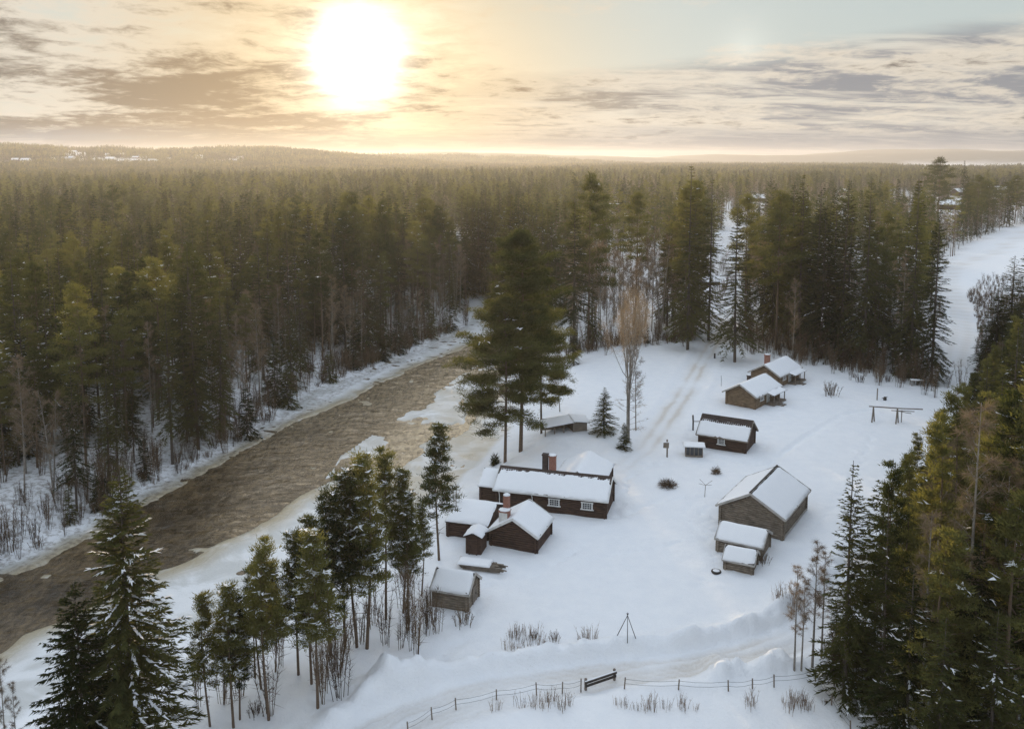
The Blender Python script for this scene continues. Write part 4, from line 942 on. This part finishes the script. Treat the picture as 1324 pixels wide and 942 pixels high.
TA(LIB['birch'][1], 20, 'birch_tree', 724, 532, 455, 'low bare birch beside the roof of the open shed', 'birch', sxy=1.2)
TA(LIB['spruce'][3], 22, 'spruce_tree', 950, 468, 262, 'spruce with a clear stem standing just right of the lane', 'spruce', sxy=1.1)
TA(LIB['spruce'][2], 22, 'spruce_tree', 889, 452, 212, 'very tall narrow spruce left of the lane with its tip on the skyline', 'spruce')
TA(LIB['spruce'][2], 22, 'spruce_tree', 916, 440, 230, 'second tall narrow spruce, directly left of the lane gap', 'spruce')
TA(LIB['spruce'][0], 22, 'spruce_tree', 1204, 494, 262, 'huge ragged spruce at the right end of the forest behind the yard', 'spruce', sxy=.95)
TA(LIB['spruce'][1], 22, 'spruce_tree', 1176, 486, 240, 'tall dark spruce second from the right end of the forest behind the yard', 'spruce', sxy=.8)
TA(LIB['pine'][0], 22, 'pine_tree', 1003, 452, 250, 'yellow-green pine behind the twin cabins', 'pine', sxy=1.05)
TA(LIB['birch'][0], 20, 'birch_tree', 1024, 466, 362, 'pale forked birch right behind the farther twin cabin', 'birch')
for i, (px, py, tp_, v) in enumerate(((568, 724, 552, 0), (499, 800, 588, 1), (521, 792, 610, 0), (474, 838, 594, 2), (446, 835, 612, 3), (462, 836, 620, 1), (428, 846, 640, 2), (403, 884, 672, 0), (411, 914, 690, 3), (348, 930, 706, 1), (386, 872, 690, 2), (330, 876, 735, 3), (338, 890, 728, 1), (302, 940, 756, 3), (310, 930, 772, 2), (272, 938, 770, 0), (356, 868, 742, 2), (528, 806, 640, 3), (545, 770, 655, 1), (290, 905, 790, 2))):
    lab = ('slender young pine standing alone nearest the small cottage, on the near bank' if i == 0 else
           'slender young pine in the row on the near river bank')
    TA(YP[v], 15, 'pine_tree', px, py, tp_, lab, 'pine', group=None if i == 0 else 'young pines along the near bank', sxy=.95 + .25 * random.random())
for i, (px, py, tp_) in enumerate(((10, 1010, 850), (24, 1000, 880))):
    TA(LIB['birch'][3], 20, 'birch_tree', px, py, tp_, ['thin bare birch at the lower left corner of the picture', 'shorter thin birch beside the one at the lower left corner'][i], 'birch')
for i, (px, py, tp_) in enumerate(((1050, 865, 700), (1036, 866, 745), (1027, 862, 730), (1062, 850, 712))):
    TA(LIB['birch'][3], 20, 'birch_tree', px, py, tp_, 'thin leafless birch sapling at the right end of the track', 'birch', group='birch saplings by the track', sxy=1.3)

for i, (px, py, tp_, v) in enumerate(((628, 392, 262, 1), (640, 402, 258, 0), (652, 398, 250, 1), (664, 408, 262, 3), (676, 404, 248, 0), (688, 412, 268, 1), (700, 418, 262, 0), (712, 420, 275, 3), (646, 386, 246, 0), (670, 388, 243, 1), (694, 396, 250, 1), (634, 378, 250, 0), (658, 378, 240, 1), (682, 380, 244, 0))):  # spruce row added to block a sun streak across the yard
    TA(LIB['spruce'][v], 22, 'spruce_tree', px, py, tp_, 'tall spruce added behind the big pines to block the low sun', 'spruce', group='added spruces at the river bend', sxy=1.1)
for i, (px, py, tp_, v) in enumerate(((604, 392, 262, 1), (612, 386, 252, 0), (620, 392, 258, 3), (628, 384, 246, 1), (598, 380, 250, 0), (614, 376, 240, 1), (624, 372, 246, 3), (606, 368, 244, 0))):  # more spruces added against the same sun streak
    TA(LIB['spruce'][v], 22, 'spruce_tree', px, py, tp_, 'tall spruce added behind the big pines to block the low sun', 'spruce', group='added spruces at the river bend', sxy=1.15)
for i, (k, v, px, py, tp_) in enumerate((('spruce', 0, 1330, 478, 296), ('spruce', 1, 1303, 470, 330), ('spruce', 0, 1348, 500, 285), ('spruce', 3, 1284, 478, 372), ('spruce', 1, 1316, 525, 372), ('spruce', 0, 1338, 545, 350))):
    TA(LIB[k][v], NOM[k], k + '_tree', px, py, tp_, 'very dark spruce at the right edge beside the far road', k, group='dark spruces by the far road', sxy=1.7)
for i, (k, v, px, py, tp_) in enumerate((('pine', 0, 1262, 303, 228), ('pine', 2, 1276, 300, 236), ('pine', 0, 1249, 300, 238), ('pine', 2, 1312, 288, 228), ('pine', 1, 1298, 290, 236), ('spruce', 0, 1243, 292, 207), ('pine', 2, 1212, 290, 205))):
    TA(LIB[k][v], NOM[k], k + '_tree', px, py, tp_, {'pine': 'round-crowned pine in the clump above the bend of the far road', 'spruce': 'pointed spruce rising above the pine clump by the far road'}[k], k, group='pine clump by the far road' if k == 'pine' else None, sxy=1.5 if k == 'pine' else 1.1)
# right-hand wood: placed trees near the camera
rw = [('spruce', 0, 1092, 905, 596, 'dark spruce with drooping branches at the left edge of the right-hand wood'),
      ('spruce', 1, 1078, 868, 770, 'small low spruce at the corner of the right-hand wood beside the track'),
      ('pine', 4, 1140, 905, 602, 'broad yellow-green pine at the front of the right-hand wood'),
      ('pine', 5, 1192, 915, 545, 'tall yellow-green pine behind the broad one in the right-hand wood')]
for k, v, px, py, tp_, lab in rw: TA(LIB[k][v], NOM[k], k + '_tree', px, py, tp_, lab, k, sxy=1.0 if k == 'pine' else 1.15)
for i, (px, py, tp_) in enumerate(((1243, 960, 520), (1285, 960, 600), (1190, 950, 660))):
    TA(LIB['birch'][[3, 1, 3, 3, 3][i]], 20, 'birch_tree', px, py, tp_, 'tall pale-stemmed bare birch in front of the right-hand wood', 'birch', group='pale birches in the right-hand wood')

# ------------------------------------------------------------------ forests
rng = np.random.RandomState(42)
HOUSES = [(979, 262, 12, 'a'), (1091, 251, 14, 'b'), (1091, 283, 10, 'c'), (1228, 272, 22, 'd'), (1240, 252, 16, 'e'), (1294, 250, 14, 'f'), (918, 368, 9, 'g'), (1262, 236, 12, 'h')]
def clear_for_houses(x, y, px):
    bad = np.zeros(x.shape, bool)
    for hx, hy, w, _ in HOUSES:
        X0, Y0 = G0(hx, hy); d0 = math.hypot(X0, Y0); d = np.hypot(x, y)
        bad |= (np.abs(px - hx) < w * .8) & (d > d0 * .66) & (d < d0 + 8) | (np.hypot(x - X0, y - Y0) < 11)
    return bad
def scatter(dmin, dmax, sp, azl=-36, azr=36):
    n = dmax
    gx = np.arange(-n * math.sin(R(38)), n * math.sin(R(38)), sp); gy = np.arange(60, n, sp)
    x, y = np.meshgrid(gx, gy); x = x.ravel() + rng.uniform(-.48, .48, x.size) * sp; y = y.ravel() + rng.uniform(-.48, .48, y.size) * sp
    d = np.hypot(x, y); a = np.degrees(np.arctan2(x, y)); m = (d >= dmin) & (d < dmax) & (a > azl) & (a < azr)
    return x[m], y[m]
parts = [scatter(60, 330, 4.3), scatter(330, 650, 5.6), scatter(650, 1300, 7.5)]
x = np.concatenate([p[0] for p in parts]); y = np.concatenate([p[1] for p in parts])
px, py = pj_arr(x, y); d = np.hypot(x, y)
wa, wb = wooded(x, y)
keep = (wa | wb) & (px > -70) & (px < 1400)
keep &= ~(in_poly(x, y, RIVER)) & ((dist_line(x, y, RIVER, True) > 2.5) | (d > 330))
keep &= (dist_line(x, y, DRIVE) > 6.5) & (dist_line(x, y, LANE) > 4.5)
keep &= ~clear_for_houses(x, y, px)
# open glades: lanes and fields between the woods
gl = np.zeros(x.shape, bool)
for P in ([(898, 445), (962, 440), (950, 385), (975, 330), (962, 285), (935, 285), (925, 330), (905, 385)], [(1216, 480), (1218, 345), (1240, 322), (1300, 294), (1420, 268), (1420, 312), (1330, 330), (1290, 345), (1262, 380), (1256, 470)],
          [(552, 300), (560, 345), (600, 350), (596, 300)], [(1150, 268), (1215, 268), (1215, 250), (1150, 250)], [(1268, 248), (1340, 248), (1340, 226), (1268, 226)]):
    gl |= in_poly(x, y, poly(P, 0))
keep &= ~gl
gap = fbm(x / 16 + 3, y / 16 + 7, 3)
keep &= ~((gap > .36) & (d < 330) & (d > 150) & wa & ~wb)
gap2 = fbm(x / 34 + 13, y / 60 + 71, 3); az0 = np.degrees(np.arctan2(x, y))
keep &= ~((gap2 > .20) & (d > 205) & (d < 900) & (az0 > 3))
keep &= ~(wb & (rng.rand(len(x)) < .04))
for hx, hy in HAND: keep &= np.hypot(x - hx, y - hy) > 2.2
x, y, px, py, d, wb = [v[keep] for v in (x, y, px, py, d, wb)]
zz = fields(x, y)[0]
azd = np.degrees(np.arctan2(x, y))
kn = fbm(x / 28 + 50, y / 28, 2) + rng.randn(len(x)) * .30
kind = np.where(kn < -.15, 0, np.where(kn < .13, 1, 2))
kind = np.where((azd > 6) & (d > 235) & (rng.rand(len(x)) < .42), 2, kind)
kind = np.where((azd > 14) & (d < 240) & ~wb & (rng.rand(len(x)) < .4), 0, kind)
edge_ = dist_line(x, y, RIVER, True)
kind = np.where(wb & (kind == 2) & (rng.rand(len(x)) < .6), 1, kind)
kind = np.where((edge_ < 16) & (rng.rand(len(x)) < .42), 2, kind)
hgt = np.where(kind == 0, rng.uniform(.50, 1.22, len(x)), np.where(kind == 1, rng.uniform(.66, 1.12, len(x)), rng.uniform(.50, .86, len(x))))
hgt *= np.where(wb, .80, 1.06) * (1 + .38 * fbm(x / 45, y / 45, 3))
SLx = [1040, 1070, 1110, 1150, 1200, 1235, 1270, 1300, 1335, 1400]; SLy = [800, 690, 625, 575, 520, 480, 432, 385, 310, 240]
for i in np.nonzero(wb)[0]:
    lim_ = float(np.interp(px[i] - 22, SLx, SLy)); Hc = (py[i] - lim_) / (py[i] - 205.) * 40 / 21.
    hgt[i] = min(max(hgt[i], Hc * rng.uniform(.72, 1.0)), Hc) if Hc > .12 else .12
    hgt[i] = min(hgt[i], 1.15)
mid = (azd > -2) & (d < 260) & (d > 140) & ~wb
hgt *= np.where(mid, 1.18, 1.0) * np.where(mid & (azd > 9), 1.1, 1.0)
KN = ['spruce', 'pine', 'birch']
order = np.argsort(d + np.where(px < 0, 40, 0) + np.where(px > 1324, 40, 0))
cnt = [30, 32, 22]; LIM = [296, 296, 290]
indiv = np.zeros(len(x), bool)
for i in order:
    k = kind[i]
    if cnt[k] < LIM[k] and d[i] < 330: cnt[k] += 1; indiv[i] = True
def region(i):
    if wb[i]: return 'right'
    return 'across' if azd[i] < -1.5 or px[i] < 625 else 'behind'
LABS = {('spruce', 'across'): 'dark conical spruce in the dense forest across the river', ('pine', 'across'): 'tall bare-stemmed pine in the dense forest across the river', ('birch', 'across'): 'leafless grey-brown birch in the forest across the river',
        ('spruce', 'behind'): 'dark spruce in the forest behind the snowy yard', ('pine', 'behind'): 'tall pine in the forest behind the snowy yard', ('birch', 'behind'): 'leafless birch in the forest behind the snowy yard',
        ('spruce', 'right'): 'dark green spruce inside the wood along the right edge', ('pine', 'right'): 'olive-green pine inside the wood along the right edge', ('birch', 'right'): 'leafless birch inside the wood along the right edge'}
GR = {'across': 'in the forest across the river', 'behind': 'in the forest behind the yard', 'right': 'in the right-hand wood'}
for i in np.nonzero(indiv)[0]:
    k = KN[kind[i]]; r = region(i); lib = LIB[k]; m_ = lib[rng.randint(len(lib) if k == 'spruce' else 4)] if k != 'pine' or r != 'right' else lib[4 + rng.randint(2)]
    put_tree(k + '_tree', m_, x[i], y[i], zz[i], float(hgt[i]), rng.rand() * 6.28, LABS[(k, r)], k, {'spruce': 'spruces ', 'pine': 'pines ', 'birch': 'birches '}[k] + GR[r], float(rng.uniform(.85, 1.15)), (rng.randn() * .012, rng.randn() * .012))

for i, (k, v, px_, py_, tp_) in enumerate((('spruce', 1, 1168, 985, 735), ('pine', 5, 1215, 1000, 690), ('spruce', 0, 1250, 985, 700), ('pine', 4, 1300, 1000, 640), ('spruce', 3, 1322, 960, 660), ('spruce', 1, 1276, 1030, 790), ('spruce', 0, 1208, 1040, 800), ('pine', 5, 1262, 950, 600))):
    TA(LIB[k][v], NOM[k], k + '_tree', px_, py_, tp_, {'pine': 'low-crowned pine at the front of the right-hand wood', 'spruce': 'bushy spruce low at the front of the right-hand wood'}[k], k, group='front %ss of the right-hand wood' % k, sxy=1.5)
# far forest: one mass, instances of whole trees over points
def src_collection(name, meshes):
    c = bpy.data.collections.new(name)
    for i, me in enumerate(meshes): c.objects.link(bpy.data.objects.new('%s_%02d' % (name, i), me))
    return c
def merged(g, name):
    T, C, tm, cm = g; U = TB(); U.v3 = C.v3; U.m3 = C.m3; U.tv = list(T.tv); U.tf = list(T.tf); U.tm = [np.full(len(a), len(cm)) for a in T.tm]; U.tn = T.tn
    for a, b, c in zip(C.tv, C.tf, C.tm): U.tv.append(a); U.tf.append(b + T.tn); U.tm.append(c)
    U.tn = T.tn + C.tn
    return U.mesh(name, list(cm) + list(tm))
FARM = [merged(gen_spruce(201, 22, 3.2, .1, dens=.45, step=.8, far=True, snow=.02), 'far_spruce'), merged(gen_spruce(202, 22, 2.4, .15, dens=.42, step=.8, far=True, snow=.02), 'far_spruce'),
        merged(gen_pine(203, 22, 3.6, .42, 20, dens=.7, far=True, snow=.01), 'far_pine'), merged(gen_pine(204, 22, 3.1, .35, 20, dens=.7, far=True, snow=.01), 'far_pine'),
        merged(gen_birch(205, 20, 2.6, .3, 18, far=True), 'far_birch'), merged(gen_birch(206, 20, 2.1, .4, 16, far=True), 'far_birch')]
def gn_scatter(name, P, vi, scl, rz, coll, label):
    me = bpy.data.meshes.new(name); me.vertices.add(len(P)); me.vertices.foreach_set('co', np.asarray(P, np.float32).ravel())
    a = me.attributes.new('vi', 'INT', 'POINT'); a.data.foreach_set('value', np.asarray(vi, np.int32))
    a = me.attributes.new('scl', 'FLOAT', 'POINT'); a.data.foreach_set('value', np.asarray(scl, np.float32))
    a = me.attributes.new('rz', 'FLOAT_VECTOR', 'POINT'); r3 = np.zeros((len(P), 3), np.float32); r3[:, 2] = rz; a.data.foreach_set('vector', r3.ravel())
    o = link(name, me); ng = bpy.data.node_groups.new(name, 'GeometryNodeTree')
    ng.interface.new_socket('Geometry', in_out='INPUT', socket_type='NodeSocketGeometry'); ng.interface.new_socket('Geometry', in_out='OUTPUT', socket_type='NodeSocketGeometry')
    gi = ng.nodes.new('NodeGroupInput'); go = ng.nodes.new('NodeGroupOutput'); ci = ng.nodes.new('GeometryNodeCollectionInfo'); ci.inputs['Collection'].default_value = coll; ci.inputs['Separate Children'].default_value = True; ci.inputs['Reset Children'].default_value = True
    ip = ng.nodes.new('GeometryNodeInstanceOnPoints'); ip.inputs['Pick Instance'].default_value = True
    def at(n, t):
        q = ng.nodes.new('GeometryNodeInputNamedAttribute'); q.data_type = t; q.inputs[0].default_value = n; return q.outputs[0]
    L_ = ng.links.new; L_(gi.outputs[0], ip.inputs['Points']); L_(ci.outputs[0], ip.inputs['Instance']); L_(at('vi', 'INT'), ip.inputs['Instance Index'])
    L_(at('rz', 'FLOAT_VECTOR'), ip.inputs['Rotation']); L_(at('scl', 'FLOAT'), ip.inputs['Scale']); L_(ip.outputs[0], go.inputs[0])
    md = o.modifiers.new('scatter', 'NODES'); md.node_group = ng; tag(o, label, None, None, 'stuff'); return o
rest = ~indiv
vi = np.where(kind == 0, rng.randint(0, 2, len(x)), np.where(kind == 1, rng.randint(2, 4, len(x)), rng.randint(4, 6, len(x))))
gn_scatter('far_forest', np.stack([x, y, zz], 1)[rest], vi[rest], (hgt * .98)[rest], rng.rand(rest.sum()) * 6.28, src_collection('far_tree', FARM), 'mass of conifers and birches stretching away beyond the nearest trees')
# patches of forest beyond 1.3 km, each a 60 m clump of small trees
def patch(seed):
    rg = np.random.RandomState(seed); U = TB()
    for i in range(90):
        c = np.array([rg.uniform(-32, 32), rg.uniform(-32, 32), 0]); H = rg.uniform(13, 24); sprc = rg.rand() < .6
        n = 26; t = rg.rand(n); a = rg.rand(n) * 6.28
        r = (2.8 * (1 - t) ** .9 + .2) if sprc else 2.6 * np.sin(math.pi * np.clip(.3 + .65 * t, 0, 1))
        z = H * ((.15 + .83 * t) if sprc else (.5 + .47 * t)); o_ = np.stack([np.cos(a), np.sin(a), 0 * a], 1); b = c + o_ * (r * .25)[:, None] + np.stack([0 * z, 0 * z, z], 1)
        D = unit(o_ + np.array([0, 0, -.35 if sprc else .35]) + rg.randn(n, 3) * .25); U.tris(b, D, unit(np.cross(D, rg.randn(n, 3))), r * .85 + .3, 1.3 + 1.3 * (1 - t), 0 if sprc else 1)
        U.tris(c[None], np.array([[0, 0, 1.]]), np.array([[1., 0, 0]]), H, .6, 2)
    return U.mesh('forest_patch', [M['spruce'], M['pine'], M['bark']])
PM = [patch(s) for s in (1, 2, 3)]
fx, fy = scatter(1300, 3600, 46, -37, 37); fd = np.hypot(fx, fy)
F_ = fields(fx, fy); fpx, _ = pj_arr(fx, fy); kp = (F_[5] < .25) & (fpx > -120) & (fpx < 1440)
faz = np.degrees(np.arctan2(fx, fy)); kp &= ~((faz > 23.5) & (fd > 2600))
fx, fy, fz = fx[kp], fy[kp], F_[0][kp]
gn_scatter('distant_forest', np.stack([fx, fy, fz - .5], 1), rng.randint(0, 3, len(fx)), rng.uniform(.8, 1.15, len(fx)), rng.rand(len(fx)) * 6.28, src_collection('patch', PM), 'unbroken forest running to the hills on the horizon')

# undergrowth: bare brush along banks and under the forest edges
ux_, uy_ = scatter(58, 330, 1.9)
wa2, wb2 = wooded(ux_, uy_); e1 = dist_line(ux_, uy_, RIVER, True); inr = in_poly(ux_, uy_, RIVER)
LBW = poly([(0, 722), (110, 668), (190, 622), (300, 574), (400, 506), (460, 470), (560, 430), (600, 417)], 0)
YE = poly([(738, 455), (800, 448), (850, 447), (900, 440)], 0); YE2 = poly([(950, 446), (1000, 452), (1060, 468), (1130, 486), (1190, 496)], 0)
pr = .10 * wa2 + 1.1 * wb2 + .85 * np.exp(-(dist_line(ux_, uy_, LBW) / 6) ** 2) + .8 * np.exp(-(dist_line(ux_, uy_, YE2) / 5) ** 2) + .3 * np.exp(-(dist_line(ux_, uy_, YE) / 4) ** 2)
NB = poly([(230, 960), (330, 915), (430, 880), (520, 815), (570, 770)], 0)
pr = pr + .5 * np.exp(-(dist_line(ux_, uy_, NB) / 3.2) ** 2) + .16 * in_poly(ux_, uy_, poly([(520, 745), (560, 720), (600, 672), (596, 650), (560, 655), (500, 690)], 0))
BP = poly([(1262, 460), (1240, 420), (1246, 385), (1290, 345), (1330, 335), (1340, 420), (1290, 440)], 0); pr = pr + .95 * in_poly(ux_, uy_, BP)
kp = (np.hypot(ux_ - G0(585, 775)[0], uy_ - G0(585, 775)[1]) > 4.0) & (rng.rand(len(ux_)) < pr * 1.5) & ~inr & (dist_line(ux_, uy_, DRIVE) > 3.5) & (dist_line(ux_, uy_, LANE) > 4) & (dist_line(ux_, uy_, ROAD) > 4)
ux_, uy_ = ux_[kp], uy_[kp]; uz = fields(ux_, uy_)[0]
gn_scatter('undergrowth', np.stack([ux_, uy_, uz], 1), rng.choice([0, 1, 1, 3, 3, 2], len(ux_)), rng.uniform(.6, 1.3, len(ux_)) * np.where(in_poly(ux_, uy_, BP), .38, 1), rng.rand(len(ux_)) * 6.28, src_collection('brush', BRUSH), 'tangle of bare saplings and brush along the banks and forest edges')
ex_, ey_ = scatter(80, 290, 1.15); ew, _ = wooded(ex_, ey_); de = dist_line(ex_, ey_, LBW); de2 = np.minimum(dist_line(ex_, ey_, YE2), dist_line(ex_, ey_, YE))
kp = (rng.rand(len(ex_)) < (.75 * (1 - smooth(de, 3, 9)) * (ew | (de < 1.5)) + .5 * (1 - smooth(de2, 2, 6)) * ew + .7 * in_poly(ex_, ey_, BP))) & (dist_line(ex_, ey_, DRIVE) > 3.5) & (dist_line(ex_, ey_, RIVER, True) > 2) & ~in_poly(ex_, ey_, RIVER) & (dist_line(ex_, ey_, LANE) > 4)
ex_, ey_ = ex_[kp], ey_[kp]; ez_ = fields(ex_, ey_)[0]
gn_scatter('thicket', np.stack([ex_, ey_, ez_], 1), rng.choice([0, 1, 3, 2], len(ex_)), rng.uniform(.7, 1.25, len(ex_)) * np.where(in_poly(ex_, ey_, BP), .4, 1), rng.rand(len(ex_)) * 6.28, src_collection('thicket_brush', BRUSH), 'dense dark thicket of leafless alder along the forest edges')
LOW = [merged(gen_spruce(301, 7, 1.7, .02, dens=.9, step=.35), 'low_spruce'), merged(gen_spruce(302, 5, 1.5, .02, dens=.9, step=.33), 'low_spruce')]
lx, ly = scatter(58, 300, 3.0); la, lb_ = wooded(lx, ly); le = dist_line(lx, ly, RIVER, True)
RWE = poly([(1066, 900), (1100, 830), (1150, 745), (1200, 665), (1245, 575), (1268, 490), (1285, 450)], 0)
lp = .6 * np.exp(-(dist_line(lx, ly, LBW) / 6) ** 2) * la + .45 * lb_ + .35 * la * np.exp(-(dist_line(lx, ly, YE2) / 7) ** 2) + .3 * la * np.exp(-(dist_line(lx, ly, YE) / 7) ** 2) + .5 * np.exp(-(dist_line(lx, ly, RWE) / 3) ** 2)
kp = (rng.rand(len(lx)) < lp) & ~in_poly(lx, ly, RIVER) & (dist_line(lx, ly, DRIVE) > 5) & (dist_line(lx, ly, LANE) > 5) & (la | lb_)
lx, ly = lx[kp], ly[kp]; lz = fields(lx, ly)[0]
gn_scatter('young_growth', np.stack([lx, ly, lz], 1), rng.randint(0, 2, len(lx)), rng.uniform(.5, 1.6, len(lx)), rng.rand(len(lx)) * 6.28, src_collection('low', LOW), 'thicket of low young spruces filling the forest edges')
M['straw'] = foliage('straw', (0.20, 0.14, 0.10), (0.32, 0.235, 0.165), 0.3, (1.1, 1, .9))
STALKS = [gen_brush(400 + i, 1.0, 14, .55, 7, .022).mesh('stalks', [M['straw']]) for i in range(2)]
# dry stalks in the open snow at the bottom
sx, sy = scatter(58, 80, .55); spx, spy = pj_arr(sx, sy)
DG = [poly(P, 0) for P in ([(690, 940), (690, 905), (745, 905), (745, 940)], [(795, 950), (795, 908), (920, 915), (900, 950)], [(1000, 945), (1010, 900), (1050, 905), (1050, 945)], [(655, 845), (655, 812), (700, 815), (700, 840)], [(740, 832), (740, 820), (770, 822), (770, 835)], [(1000, 780), (1030, 755), (1050, 770), (1020, 795)])]
ins = np.zeros(sx.shape)
for P in DG: ins = np.maximum(ins, in_poly(sx, sy, P) * .5)
ins = ins + .03 * (spy > 905) * (spx > 600) * (spx < 1100)
kp = (rng.rand(len(sx)) < ins); sx, sy = sx[kp], sy[kp]; sz = fields(sx, sy)[0]
gn_scatter('dry_grass', np.stack([sx, sy, sz], 1), rng.randint(0, 2, len(sx)), rng.uniform(.5, 1.3, len(sx)), rng.rand(len(sx)) * 6.28, src_collection('stalk', STALKS), 'dry grass stalks sticking out of the snow')

# ------------------------------------------------------------------ far cottages and village
def far_house(name, x, y, z, w, l, h, rz, label, group, wallm='log_red'):
    e = empty(name, (x, y, z), rz); tag(e, label, 'house', group)
    b = MB(); rh = w * .32
    b.add([(-l / 2, -w / 2, -1), (l / 2, -w / 2, -1), (l / 2, w / 2, -1), (-l / 2, w / 2, -1), (-l / 2, -w / 2, h), (l / 2, -w / 2, h), (l / 2, w / 2, h), (-l / 2, w / 2, h), (-l / 2, 0, h + rh), (l / 2, 0, h + rh)],
          [(0, 1, 5, 4), (2, 3, 7, 6), (1, 2, 6, 9, 5), (3, 0, 4, 8, 7)]); b.build('wall', M[wallm], e)
    r = MB(); a = math.atan(rh / (w / 2)); ln = (w / 2 + .5) / math.cos(a)
    for s in (-1, 1): r.box((0, s * (w / 4 + .25), h + rh - (w / 4 + .25) * rh / (w / 2) + .2), (l + 1, ln, .3), rx=-s * a)
    r.build('roof', M['snow'], e)
    for k in (-.28, .28):
        wv_ = MB(); wv_.box((k * l, -w / 2 - .03, h * .55), (1.3, .08, 1.3)); wv_.build('window', M['glass'], e)
    return e
fl = ['snowy-roofed cottage among trees beyond the lane gap', 'upper snowy-roofed house among the trees behind the yard', 'lower snowy-roofed house glimpsed between the dark spruces', 'large snow-roofed house above the bend of the far road', 'snow-roofed house behind the large one by the far road', 'white-roofed house near the right edge of the picture', 'low snow-roofed shed in the lane gap', 'distant snow-roofed house left of the right edge']
for i, (hx, hy, w, _) in enumerate(HOUSES):
    X0, Y0 = G0(hx, hy); dd = math.hypot(X0, Y0); z = hz(X0, Y0); wl = min(17, max(5.5, w * 2 * dd / FPX * .8))
    far_house('far_house', X0, Y0, z, wl * .62, wl, wl * .25, R([10, 60, 20, -15, 30, 5, 10, 40][i]), fl[i], 'cottages behind the yard')
n_ = 0
for i in range(60):
    a_ = R(rng.uniform(-32, -17)); dd = rng.uniform(2250, 2560); X0, Y0 = math.sin(a_) * dd, math.cos(a_) * dd
    f = fields(np.array([X0]), np.array([Y0]))
    if f[5][0] < .5 or n_ >= 26: continue
    n_ += 1; far_house('village_house', X0, Y0, float(f[0][0]), rng.uniform(9, 13), rng.uniform(13, 24), rng.uniform(4, 7), rng.uniform(-.5, .5), 'tiny pale house in the snowy hillside village on the left horizon', 'houses of the hillside village', ['barge', 'log_red', 'white'][n_ % 3])

# ------------------------------------------------------------------ haze
b = MB(); b.box((0, 3350, 46.5), (15400, 7900, 105)); hzm = bpy.data.materials.new('haze'); hzm.use_nodes = True; nt = hzm.node_tree; nt.nodes.clear()
pv = nd(nt, 'ShaderNodeVolumePrincipled'); pv.inputs['Color'].default_value = (0.90, 0.92, 1.0, 1); pv.inputs['Density'].default_value = 0.00012; pv.inputs['Anisotropy'].default_value = 0.5
o_ = nd(nt, 'ShaderNodeOutputMaterial'); nt.links.new(pv.outputs[0], o_.inputs['Volume'])
hb = b.build('haze', hzm); tag(hb, 'pale winter haze over the whole valley', None, None, 'stuff')
print('trees', cnt, 'rest', int(rest.sum()), 'far', len(fx), 'brush', len(ux_), 'village', n_, 'verts', nx * ny)
